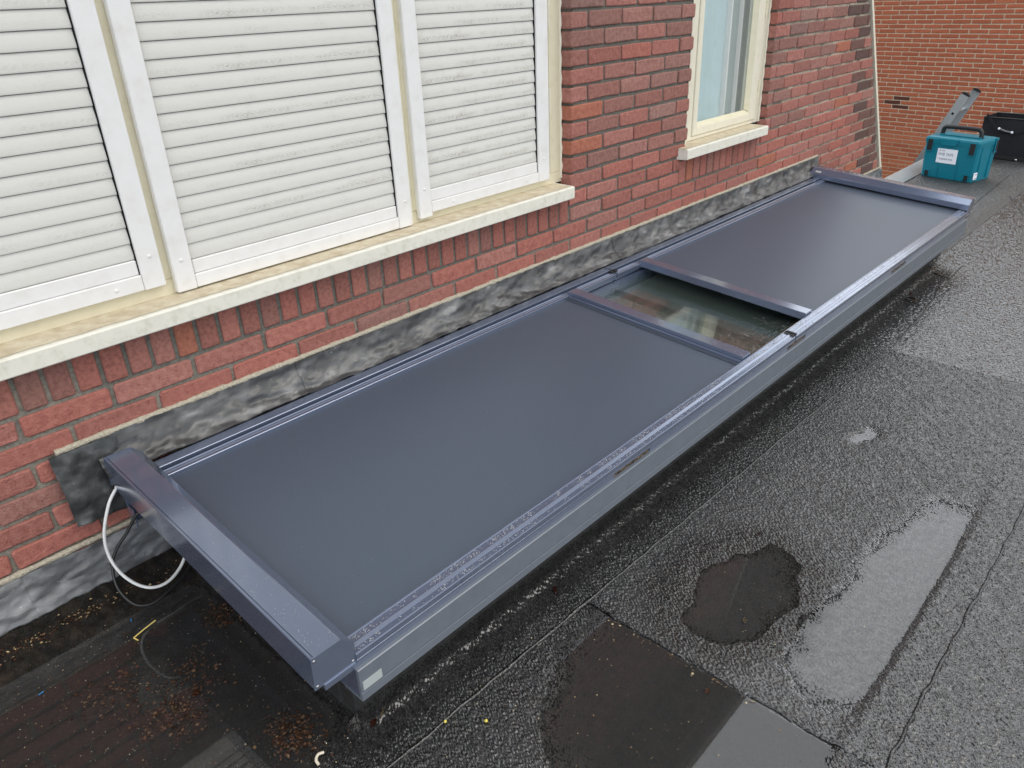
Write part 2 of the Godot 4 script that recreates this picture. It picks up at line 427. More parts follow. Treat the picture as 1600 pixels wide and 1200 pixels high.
func roof_col(x: float, z: float, hm: float, hgt: float, s: int) -> Color:
	var g := (0.034 if s < 2 else 0.049) + 0.008 * nz_low.get_noise_2d(x * 2.0 + 9.0, z * 2.0)  # outer sheets paler, inner ones darker: reflected sky put into the colour
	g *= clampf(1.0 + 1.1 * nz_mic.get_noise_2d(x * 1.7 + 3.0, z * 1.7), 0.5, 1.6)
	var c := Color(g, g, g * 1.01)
	if hm < 0.0003 and s == 2: c = (Color(0.085, 0.085, 0.088) if hgt < 0.0002 else Color(0.028, 0.028, 0.028)) * clampf(1.0 + 1.2 * nz_mic.get_noise_2d(x * 1.7 + 3.0, z * 1.7), 0.6, 1.5)  # puddle bed lightened to suggest mirrored sky, granules above water darkened
	# brown silt lies in the hollows that stay wet
	var silt := 0.0
	if s == 1 or x < 0.40: silt = smoothstep(0.0030, -0.0025, hm) if z > 0.15 else 0.75 + 0.25 * nz_mid.get_noise_2d(x, z)
	if s == 2: silt = smoothstep(0.0, 0.35, blob(x, z, 1.24, 1.30, 0.36, 0.26)) * 0.95
	if silt > 0.0:
		var k := 0.6 + 0.8 * nz_mid.get_noise_2d(x * 0.7, z * 0.7 + 5.0)
		c = c.lerp((Color(0.0075, 0.0050, 0.0028) if z > 0.15 else Color(0.030, 0.022, 0.015)) * clampf(k, 0.3, 1.3), silt * 0.92)
	return c

func build_roof() -> void:
	var roof := Node3D.new(); roof.name = "roof"; add_child(roof); roof.set_meta("kind", "structure")
	var step := 0.0031
	var x0 := -0.42; var z0 := 0.0
	var nx := int(3.42 / step); var nz := int(2.06 / step)
	var hs := PackedFloat32Array(); hs.resize(nx * nz)
	var ms := PackedFloat32Array(); ms.resize(nx * nz)
	for j in nz:
		var z := z0 + j * step
		for i in nx:
			var x := x0 + i * step
			if x > 0.38 and x < 4.4 and z < 0.82:
				hs[j * nx + i] = -0.05; ms[j * nx + i] = -0.05
				continue
			var m := macro(x, z)
			var wet := smoothstep(0.002, -0.003, m)
			ms[j * nx + i] = m
			var flat := 1.0 - 0.75 * smoothstep(0.15, 0.10, z) - 0.7 * smoothstep(0.965, 0.925, z) * (1.0 if x > 0.30 else smoothstep(0.22, 0.30, x))
			hs[j * nx + i] = m + nz_mic.get_noise_2d(x, z) * 0.0031 * flat + 0.0008 * nz_mid.get_noise_2d(x, z)
	var vs := []; var ns := []; var cs := []; var ixs := []; var remap := []
	for s in 5:
		vs.append(PackedVector3Array()); ns.append(PackedVector3Array()); cs.append(PackedColorArray()); ixs.append(PackedInt32Array())
		var rm := PackedInt32Array(); rm.resize(nx * nz); rm.fill(-1); remap.append(rm)
	for s in 5:
		var rm: PackedInt32Array = remap[s]; var pv := PackedVector3Array(); var pn := PackedVector3Array(); var pc := PackedColorArray(); var pi := PackedInt32Array()
		for j in nz - 1:
			var z := z0 + (j + 0.5) * step
			if s == 3 and z < 1.76: continue
			if s == 0 and z > 1.12: continue
			if (s == 1 or s == 2) and (z < 0.99 or z > 1.80): continue
			for i in nx - 1:
				var x := x0 + (i + 0.5) * step
				if hs[j * nx + i] < -0.04: continue
				var under := ms[j * nx + i] < 0.0003 or (z < 0.145 and x < 0.32)
				if s == 4:
					if not under: continue
				elif under or sheet_of(x, z) != s: continue
				var id := [0, 0, 0, 0]
				for k in 4:
					var ii := i + (k & 1); var jj := j + (k >> 1)
					var q := jj * nx + ii
					if rm[q] < 0:
						rm[q] = pv.size()
						pv.append(Vector3(x0 + ii * step, hs[q], z0 + jj * step))
						var gx := (hs[jj * nx + mini(ii + 1, nx - 1)] - hs[jj * nx + maxi(ii - 1, 0)]) / (2 * step)
						var gz := (hs[mini(jj + 1, nz - 1) * nx + ii] - hs[maxi(jj - 1, 0) * nx + ii]) / (2 * step)
						pn.append(Vector3(-gx, 1, -gz).normalized())
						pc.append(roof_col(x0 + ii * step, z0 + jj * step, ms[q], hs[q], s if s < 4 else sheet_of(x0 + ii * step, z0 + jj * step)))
					id[k] = rm[q]
				pi.append_array(PackedInt32Array([id[0], id[1], id[2], id[1], id[3], id[2]]))
		var arr := []; arr.resize(Mesh.ARRAY_MAX)
		arr[Mesh.ARRAY_VERTEX] = pv; arr[Mesh.ARRAY_NORMAL] = pn; arr[Mesh.ARRAY_COLOR] = pc; arr[Mesh.ARRAY_INDEX] = pi
		var am := ArrayMesh.new(); am.add_surface_from_arrays(Mesh.PRIMITIVE_TRIANGLES, arr)
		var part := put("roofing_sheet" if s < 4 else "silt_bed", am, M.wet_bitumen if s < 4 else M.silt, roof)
		if s == 4: part.set_meta("kind", "stuff")
	# the far part, coarser
	var fb := MB.new(); fb.use_c = true
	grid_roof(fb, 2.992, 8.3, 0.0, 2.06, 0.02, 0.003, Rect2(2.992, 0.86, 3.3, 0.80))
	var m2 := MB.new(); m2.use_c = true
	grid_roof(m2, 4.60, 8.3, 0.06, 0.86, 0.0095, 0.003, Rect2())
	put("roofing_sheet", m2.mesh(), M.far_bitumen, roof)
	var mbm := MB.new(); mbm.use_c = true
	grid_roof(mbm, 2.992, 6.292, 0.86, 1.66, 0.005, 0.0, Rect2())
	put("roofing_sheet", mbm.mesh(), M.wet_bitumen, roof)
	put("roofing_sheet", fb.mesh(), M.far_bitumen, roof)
	var ob := MB.new(); ob.use_c = true; ob.col = Color(0.045, 0.045, 0.045)
	ob.quad(Vector3(-4, 0.008, 5.5), Vector3(8.3, 0.008, 5.5), Vector3(8.3, 0.008, 2.055), Vector3(-4, 0.008, 2.055))
	ob.quad(Vector3(-4, 0.004, 2.055), Vector3(-0.42, 0.004, 2.055), Vector3(-0.42, 0.004, 0.0), Vector3(-4, 0.004, 0.0))
	put("roofing_sheet", ob.mesh(), M.wet_bitumen, roof)
	var deck := MB.new()
	deck.box(Vector3(-4, -0.30, 0.89), Vector3(8.3, -0.022, 5.5)); deck.box(Vector3(-4, -0.30, -0.02), Vector3(0.30, -0.022, 0.888)); deck.box(Vector3(4.48, -0.30, 0.0), Vector3(8.3, -0.022, 0.888))
	put("roof_deck", deck.mesh(), M.bitumen_upstand, roof)
	# beads of bitumen squeezed out of the laps
	var line := []
	for k in 90: line.append(Vector2(-0.1 + k * 0.05, seam1(-0.1 + k * 0.05)))
	bead(line, 0.0062, roof)
	line = []
	for k in 42: line.append(Vector2(0.950 + 0.006 * nz_edge.get_noise_2d(1.02 + k * 0.018, 40.0), 1.02 + k * 0.018))
	bead(line, 0.004, roof)
	line = []
	for k in 110: line.append(Vector2(-0.2 + k * 0.04, 1.776 + 0.006 * nz_edge.get_noise_2d(-0.2 + k * 0.04, 20.0)))
	bead(line, 0.006, roof)
	for seg in [[Vector2(4.563, 0.905), Vector2(4.64, 1.003)], [Vector2(4.131, 0.915), Vector2(4.091, 1.004)], [Vector2(5.66, 1.01), Vector2(6.13, 0.829)], [Vector2(5.58, 0.70), Vector2(6.9, 0.65)]]:
		line = []
		for k in 9: line.append(seg[0].lerp(seg[1], k / 8.0) + Vector2(0, 0.004 * nz_edge.get_noise_2d(k * 0.3, seg[0].x)))
		bead(line, 0.005, roof)
	# standing rain water
	for a in [[-0.42, 0.42, 0.10, 1.0, 1], [0.25, 0.958, 1.0, 1.80, 1], [0.94, 2.45, 1.10, 1.72, 2]]:
		var wb := MB.new(); var g := 0.012
		var ni := int((a[1] - a[0]) / g); var nj := int((a[3] - a[2]) / g)
		for j in nj:
			for i in ni:
				var x: float = a[0] + (i + 0.5) * g; var z: float = a[2] + (j + 0.5) * g
				if macro(x, z) < 0.0026:
					wb.quad(Vector3(x - g / 2, 0, z + g / 2), Vector3(x + g / 2, 0, z + g / 2), Vector3(x + g / 2, 0, z - g / 2), Vector3(x - g / 2, 0, z - g / 2))
		var p := put("water", wb.mesh(), M.rain_water)
		p.set_meta("kind", "structure")
	# aluminium edge trim beyond the house corner
	var tr := thing("roof_edge_trim", "grey aluminium roof edge strip behind the teal toolbox", "trim", Transform3D(Basis(), Vector3(5.9, 0, 0)))
	for k in 2:
		var tb := MB.new()
		tb.prism([Vector2(-0.015, -0.12), Vector2(-0.012, -0.12), Vector2(-0.012, 0.058), Vector2(0.0, 0.060), Vector2(0.082, 0.010), Vector2(0.084, 0.013), Vector2(0.002, 0.064), Vector2(-0.015, 0.062)], func(p, t): return Vector3(t, p.y, p.x), -0.03 + k * 0.663, 0.63 + k * 1.2)
		put("strip", tb.mesh(), M.aluminium, tr)
	# ground far below
	var gb := MB.new()
	gb.quad(Vector3(-150, -3.2, 150), Vector3(150, -3.2, 150), Vector3(150, -3.2, -150), Vector3(-150, -3.2, -150))
	put("ground", gb.mesh(), M.ground_cover).set_meta("kind", "structure")
	print("roof ", Time.get_ticks_msec())

func grid_roof(b: MB, xa: float, xb: float, za: float, zb: float, st: float, drop: float, hole: Rect2) -> void:
	var ni := int((xb - xa) / st); var nj := int((zb - za) / st)
	var hh := PackedFloat32Array(); hh.resize((ni + 1) * (nj + 1))
	for j in nj + 1:
		for i in ni + 1:
			var x := xa + i * st; var z := za + j * st
			hh[j * (ni + 1) + i] = macro(x, z) - (drop if i == 0 else 0.0) + (0.002 if st > 0.007 else 0.0008) * nz_mid.get_noise_2d(x, z) + (nz_mic.get_noise_2d(x * (0.85 if st < 0.007 else 0.45), z * (0.85 if st < 0.007 else 0.45)) * (0.0029 if st < 0.007 else 0.0036) if st < 0.01 else 0.0)
	for j in nj + 1:
		for i in ni + 1:
			var x := xa + i * st; var z := za + j * st; var q := j * (ni + 1) + i
			var gx := (hh[j * (ni + 1) + mini(i + 1, ni)] - hh[j * (ni + 1) + maxi(i - 1, 0)]) / (2 * st)
			var gz := (hh[mini(j + 1, nj) * (ni + 1) + i] - hh[maxi(j - 1, 0) * (ni + 1) + i]) / (2 * st)
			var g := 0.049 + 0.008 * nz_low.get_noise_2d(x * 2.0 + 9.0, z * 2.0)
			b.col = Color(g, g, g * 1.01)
			b.vert(Vector3(x, hh[q], z), Vector3(-gx, 1, -gz).normalized())
	for j in nj:
		for i in ni:
			var q := j * (ni + 1) + i
			var x := xa + i * st; var z := za + j * st
			if x < 4.42 and z < 0.82: continue
			if x > 5.86 and z < 0.05: continue
			if st > 0.015 and x > 4.60 and z > 0.06 and z < 0.86: continue
			if hole.has_point(Vector2(x + st / 2, z + st / 2)): continue
			b.ix.append_array(PackedInt32Array([q, q + 1, q + ni + 1, q + 1, q + ni + 2, q + ni + 1]))

func bead(line: Array, r: float, roof: Node) -> void:
	var b := MB.new(); var pts := []; var rr := []
	for k in line.size():
		var p: Vector2 = line[k]
		pts.append(Vector3(p.x, maxf(macro(p.x, p.y), macro(p.x, p.y - 0.01)) - 0.0012, p.y))
		rr.append(r * (0.65 + 0.55 * absf(nz_edge.get_noise_2d(k * 0.35, r * 900.0 + p.x))))
	b.tube(pts, r, 8, true, rr)
	put("seam_bead", b.mesh(), M.bitumen_bead, roof)

# ---------------------------------------------------------------- bricks
func brick_mesh(w: float, h: float, d: float, sd: int) -> ArrayMesh:
	var r := RandomNumberGenerator.new(); r.seed = sd
	var o := []
	var cr := minf(w, h) * 0.10
	var base := [Vector2(-w / 2 + cr, -h / 2), Vector2(w * 0.06, -h / 2), Vector2(w / 2 - cr, -h / 2), Vector2(w / 2, -h / 2 + cr), Vector2(w / 2, h / 2 - cr), Vector2(w / 2 - cr, h / 2), Vector2(-w * 0.08, h / 2), Vector2(-w / 2 + cr, h / 2), Vector2(-w / 2, h / 2 - cr), Vector2(-w / 2, -h / 2 + cr)]
	for p in base: o.append(p + Vector2(r.randf_range(-0.0022, 0.0022), r.randf_range(-0.0020, 0.0020)))
	var b := MB.new(); var m := o.size()
	var inset := 0.0035
	var fr := []; var ed := []
	for p in o:
		var k := Vector2(1.0 - inset / (w / 2), 1.0 - inset / (h / 2))
		fr.append(Vector3(p.x * k.x, p.y * k.y, r.randf_range(-0.0008, 0.0008)))
		ed.append(Vector3(p.x, p.y, -0.0032))
	var c := Vector3(r.randf_range(-0.2, 0.2) * w, r.randf_range(-0.2, 0.2) * h, r.randf_range(-0.0006, 0.0010))
	for i in m:
		var j := (i + 1) % m
		b.tri(c, fr[i], fr[j])
		b.quad(fr[j], fr[i], ed[i], ed[j])
		b.quad(ed[j], ed[i], ed[i] - Vector3(0, 0, d), ed[j] - Vector3(0, 0, d))
	return b.mesh()

const CP := 0.0657     # course height
const BP := 0.22       # brick pitch
func wall_end(y: float) -> float: return 5.80 - (y - 0.183) * 0.612

var bricks_made := 0
var bricks_rest: MB
func lay(parent: Node, vars: Array, xa: float, xb: float, yc: float, hgt: float, turn := false, zoff := 0.0) -> void:
	var w := xb - xa
	if w < 0.018: return
	var cx := (xa + xb) / 2
	var tone := weight_tone(cx, yc)
	var jit := Vector3(0, rng.randf_range(-0.0012, 0.0012), rng.randf_range(-0.0016, 0.0016) + zoff)
	var seen := yc < 1.56 and cx > -0.25
	if yc < 0.42 and cx > 0.42 and cx < 4.42: return
	if seen and bricks_made < 300:
		bricks_made += 1
		var k := rng.randi() % vars.size()
		var me: Mesh = vars[k]
		var bw := 0.208; var bh := 0.0535
		var tf := Transform3D(Basis.from_euler(Vector3(0, 0, rng.randf_range(-0.006, 0.006))).scaled(Vector3.ONE) * Basis.from_scale(Vector3(w / bw, hgt / bh, 1)), Vector3(cx, yc, 0) + jit)
		if turn: tf = Transform3D(Basis.from_euler(Vector3(0, 0, PI / 2 + rng.randf_range(-0.02, 0.02))) * Basis.from_scale(Vector3(hgt / bw, w / bh, 1)), Vector3(cx, yc, 0) + jit)
		put("brick", me, M["brick_%d" % tone], parent, tf)
	else:
		bricks_rest.col = brick_tone(tone)
		bricks_rest.box(Vector3(xa, yc - hgt / 2, -0.06), Vector3(xb, yc + hgt / 2, 0.0 + jit.z), 0.004)

func brick_tone(i: int) -> Color:
	# 0..15 run from brick red to purple brown, 16 orange red, 17 and 18 sooty brown
	if i == 16: return Color(0.46, 0.182, 0.122)
	if i == 17: return Color(0.205, 0.118, 0.100)
	if i == 18: return Color(0.150, 0.098, 0.088)
	var t := i / 15.0
	var bright: float = [1.0, 0.93, 1.08, 0.88, 1.02, 0.96, 1.1, 0.9][i % 8]
	return Color(0.450, 0.178, 0.142).lerp(Color(0.340, 0.205, 0.176), t) * bright

func weight_tone(x: float, y: float) -> int:
	var old := smoothstep(0.60, 1.05, y) * (1.0 if x > 2.1 else 0.0)   # older, browner bricks higher up
	if x > 4.9 and x > wall_end(y) - 0.32 and rng.randf() < 0.75: return 17 + rng.randi() % 2
	if rng.randf() < 0.025: return 16
	return clampi(int(rng.randfn(3.0 + 5.5 * old, 3.2)), 0, 15)

func build_house() -> void:
	var house := thing("brick_house", "red brick house wall with shuttered windows beside the flat roof", "house")
	var vars := []
	for k in 9: vars.append(brick_mesh(0.208, 0.0535, 0.052, 500 + k))
	bricks_rest = MB.new(); bricks_rest.use_c = true
	var jt := 0.012
	# courses
	for k in range(-9, 41):
		var ya := 0.580 + k * CP - CP    # bottom of course k: course 0 lies right under the rowlock
		var yc := ya + CP / 2
		var even := (k % 2 + 2) % 2 == 0
		var phase := 0.068 if even else 0.068 + BP * 0.48
		var xe := wall_end(yc) - 0.012
		for i in range(-22, 30):
			var xa := phase + i * BP + jt / 2; var xb := phase + (i + 1) * BP - jt / 2
			# cut at the openings and at the slanting end
			var spans := [[xa, minf(xb, xe)]]
			var holes := []
			if yc > 0.578 and yc < 0.70: holes = [[-9.0, 2.150], [2.985, 3.77]]
			elif yc > 0.69 and yc < 2.18: holes = [[-9.0, 2.163], [3.040, 3.860]]
			for ho in holes:
				var nsp := []
				for sp in spans:
					if sp[1] <= ho[0] or sp[0] >= ho[1]: nsp.append(sp)
					else:
						if sp[0] < ho[0]: nsp.append([sp[0], ho[0]])
						if sp[1] > ho[1]: nsp.append([ho[1], sp[1]])
				spans = nsp
			for sp in spans:
				if sp[1] - sp[0] > 0.018 and sp[0] < sp[1]: lay(house, vars, sp[0], sp[1], yc, CP - jt)
	# rowlock courses under the sills
	for row in [[-0.30, 2.150], [2.985, 3.77]]:
		var cnt := int(round((row[1] - row[0]) / 0.0640)); var p: float = (row[1] - row[0]) / cnt
		for i in cnt:
			lay(house, vars, row[0] + i * p + 0.006, row[0] + (i + 1) * p - 0.006, 0.6375, 0.106, true)
	var br := put("brickwork", bricks_rest.mesh(), M.mortar, house); br.set_meta("kind", "stuff")
	print("bricks ", bricks_made)
	# mortar bed: recessed face, paler where pointed anew and to paint top-lit joints
	var mb := MB.new(); mb.use_c = true
	var mnoise := noise(71, 3.0, 3)
	var ys := []
	for k in 100: ys.append(-0.15 + k * 0.0345)
	for k in ys.size() - 1:
		var ya: float = ys[k]; var yb: float = ys[k + 1]; var ym := (ya + yb) / 2
		var x := -4.0
		while x < 5.9:
			var st := 0.06 if x > -0.3 else 0.3
			var xb := x + st
			var xlim := wall_end(ym) - 0.004
			if x >= xlim: break
			var skip := (ym > 0.70 and ym < 2.18 and ((x + xb) / 2 < 2.163 or ((x + xb) / 2 > 3.040 and (x + xb) / 2 < 3.860)))
			if not skip:
				var xr := minf(xb, xlim)
				var pale := clampf(smoothstep(3.5, 4.2, x + 0.5 * mnoise.get_noise_2d(x, ym) - (ym - 0.6) * 0.35) + smoothstep(0.62, 0.46, ym) * 0.35, 0, 1)
				if x < 0.2: pale = 0.3
				mb.col = Color(0.215, 0.205, 0.178).lerp(Color(0.62, 0.54, 0.43), pale * clampf(0.7 + mnoise.get_noise_2d(x * 4, ym * 9), 0.2, 1))
				if (x < 2.163 and xr > 2.163) and ym > 0.70 and ym < 2.18:
					mb.quad(Vector3(2.168, ya, -0.0075), Vector3(xr, ya, -0.0075), Vector3(xr, yb, -0.0075), Vector3(2.168, yb, -0.0075))
				elif x < 3.040 and xr > 3.040 and ym > 0.70 and ym < 2.18:
					mb.quad(Vector3(x, ya, -0.0075), Vector3(3.036, ya, -0.0075), Vector3(3.036, yb, -0.0075), Vector3(x, yb, -0.0075))
				else:
					mb.quad(Vector3(x, ya, -0.0075), Vector3(xr, ya, -0.0075), Vector3(xr, yb, -0.0075), Vector3(x, yb, -0.0075))
			x = xb
	put("mortar_bed", mb.mesh(), M.mortar, house)
	# masonry core behind
	var core := MB.new(); core.use_c = true; core.col = Color(0.13, 0.12, 0.10)
	for bx in [[-4.0, -3.2, 5.05, 0.70], [2.169, 0.70, 3.034, 2.18], [3.866, 0.70, 4.55, 2.18], [-4.0, 2.18, 3.9, 3.2], [-4.0, 0.70, -1.2, 2.18]]:
		core.box(Vector3(bx[0], bx[1], -0.30), Vector3(bx[2], bx[3], -0.0090 if bx[0] > 2.0 else -0.0100))
	core.prism([Vector2(4.55, 0.70), Vector2(wall_end(0.70) - 0.03, 0.70), Vector2(wall_end(2.18) - 0.03, 2.18), Vector2(4.55, 2.18)], func(p, t): return Vector3(p.x, p.y, t), -0.30, -0.0095)
	core.prism([Vector2(5.05, -3.2), Vector2(5.86, -3.2), Vector2(5.86, 0.05), Vector2(wall_end(0.70) - 0.03, 0.70), Vector2(5.05, 0.70)], func(p, t): return Vector3(p.x, p.y, t), -0.30, -0.0105)
	put("wall_core", core.mesh(), M.mortar, house)
	var room := MB.new()
	room.box(Vector3(-4, -0.3, -3.2), Vector3(3.9, 3.2, -3.1)); room.box(Vector3(3.95, 0.2, -3.1), Vector3(4.0, 2.6, -0.3)); room.box(Vector3(-4.05, -0.3, -3.1), Vector3(-4.0, 3.2, -0.3)); room.box(Vector3(-4, -0.02, -3.1), Vector3(3.95, 0.0, -0.3))
	put("room_wall", room.mesh(), M.room_wall, house)
	# slanting verge strip at the end of the wall
	var vb := MB.new()
	vb.prism([Vector2(0.022, 0), Vector2(0.052, 0), Vector2(0.052, 3.2), Vector2(0.022, 3.2)], func(p, t): return Vector3(wall_end(p.y) + p.x, p.y, t), -0.09, 0.004)
	put("verge_strip", vb.mesh(), M.ivory_paint, house)
	var vd := MB.new()
	vd.prism([Vector2(-0.03, 0), Vector2(0.0215, 0), Vector2(0.0215, 3.2), Vector2(-0.03, 3.2)], func(p, t): return Vector3(wall_end(p.y) + p.x, p.y, t), -0.12, -0.055)
	put("verge_gap", vd.mesh(), M.dark_gap, house)
	# eaves above the picture: soffit, gutter, roof slope (they darken what the puddles mirror)
	var eb := MB.new(); eb.box(Vector3(-4, 3.10, -0.05), Vector3(7.3, 3.20, 0.30), 0.004); put("soffit", eb.mesh(), M.soffit, house)
	var gbm := MB.new(); gbm.prism([Vector2(0.30, 3.22), Vector2(0.30, 3.12), Vector2(0.33, 3.08), Vector2(0.39, 3.08), Vector2(0.42, 3.12), Vector2(0.42, 3.22)], func(p, t): return Vector3(t, p.y, p.x), -4.0, 7.3); put("gutter", gbm.mesh(), M.zinc, house)
	var rb := MB.new(); rb.prism([Vector2(0.32, 3.225), Vector2(-3.2, 5.6), Vector2(-3.2, 5.5), Vector2(0.30, 3.205)], func(p, t): return Vector3(t, p.y, p.x), -4.0, 7.3); put("roof_slope", rb.mesh(), M.roof_tile, house)
	build_sills(house)
	build_shutters(house)
	build_small_window(house)
	build_flashing(house)

func build_sills(house: Node) -> void:
	for s in [[-0.45, 2.122, 0.695, "long cream window sill under the roller shutters"], [2.968, 3.785, 0.705, "short cream sill under the narrow window"]]:
		var h := holder("window_sill", house, s[3])
		var y: float = s[2]
		var b := MB.new()
		b.prism([Vector2(-0.09, y - 0.005), Vector2(0.047, y), Vector2(0.050, y + 0.003), Vector2(0.050, y + 0.043), Vector2(0.046, y + 0.0475), Vector2(0.040, y + 0.0480), Vector2(-0.09, y + 0.0500)], func(p, t): return Vector3(t, p.y, p.x), s[0], s[1])
		put("slab", b.mesh(), M.sill_paint, h)
		# the grime that lies on top, with a ragged edge
		var g := MB.new(); var st := 0.02; var x: float = s[0]
		while x < s[1] - 0.012:
			var xb := minf(x + st, s[1] - 0.008)
			var e1 := 0.036 + 0.006 * nz_edge.get_noise_2d(x * 2, y); var e2 := 0.036 + 0.006 * nz_edge.get_noise_2d(xb * 2, y)
			g.quad(Vector3(x, y + 0.0494, e1), Vector3(xb, y + 0.0494, e2), Vector3(xb, y + 0.0512, -0.085), Vector3(x, y + 0.0512, -0.085))
			x = xb
		put("grime", g.mesh(), M.sill_grime, h)

func slat_mesh(w: float) -> ArrayMesh:
	# one rolled slat, upper edge at y = 0, swelling out towards its foot
	var b := MB.new(); b.use_uv = true
	var pts := []
	for i in 9:
		var t := i / 8.0
		var z := -0.0052 + 0.0036 * sin(PI * (0.02 + 0.60 * t)) + 0.0016 * t
		pts.append(Vector2(-0.0385 * t, z))
	pts.append(Vector2(-0.0397, -0.0012)); pts.append(Vector2(-0.0401, -0.0050))
	var m := pts.size(); var nsx := 4
	for i in m - 1:
		var ta: float = -pts[i].x / 0.0405; var tb: float = -pts[i + 1].x / 0.0405
		for k in nsx:
			var xa := w * k / nsx; var xb := w * (k + 1) / nsx
			var n1 := Vector2.ZERO; var n2 := Vector2.ZERO
			var da: Vector2 = pts[mini(i + 1, m - 1)] - pts[maxi(i - 1, 0)]; var db: Vector2 = pts[mini(i + 2, m - 1)] - pts[i]
			n1 = Vector2(da.y, -da.x).normalized(); n2 = Vector2(db.y, -db.x).normalized()
			var q := b.v.size()
			b.vert(Vector3(xa, pts[i].x, pts[i].y), Vector3(0, n1.x, n1.y), Vector2(xa, ta))
			b.vert(Vector3(xa, pts[i + 1].x, pts[i + 1].y), Vector3(0, n2.x, n2.y), Vector2(xa, tb))
			b.vert(Vector3(xb, pts[i + 1].x, pts[i + 1].y), Vector3(0, n2.x, n2.y), Vector2(xb, tb))
			b.vert(Vector3(xb, pts[i].x, pts[i].y), Vector3(0, n1.x, n1.y), Vector2(xb, ta))
			b.ix.append_array(PackedInt32Array([q, q + 2, q + 1, q, q + 3, q + 2]))
	return b.mesh()

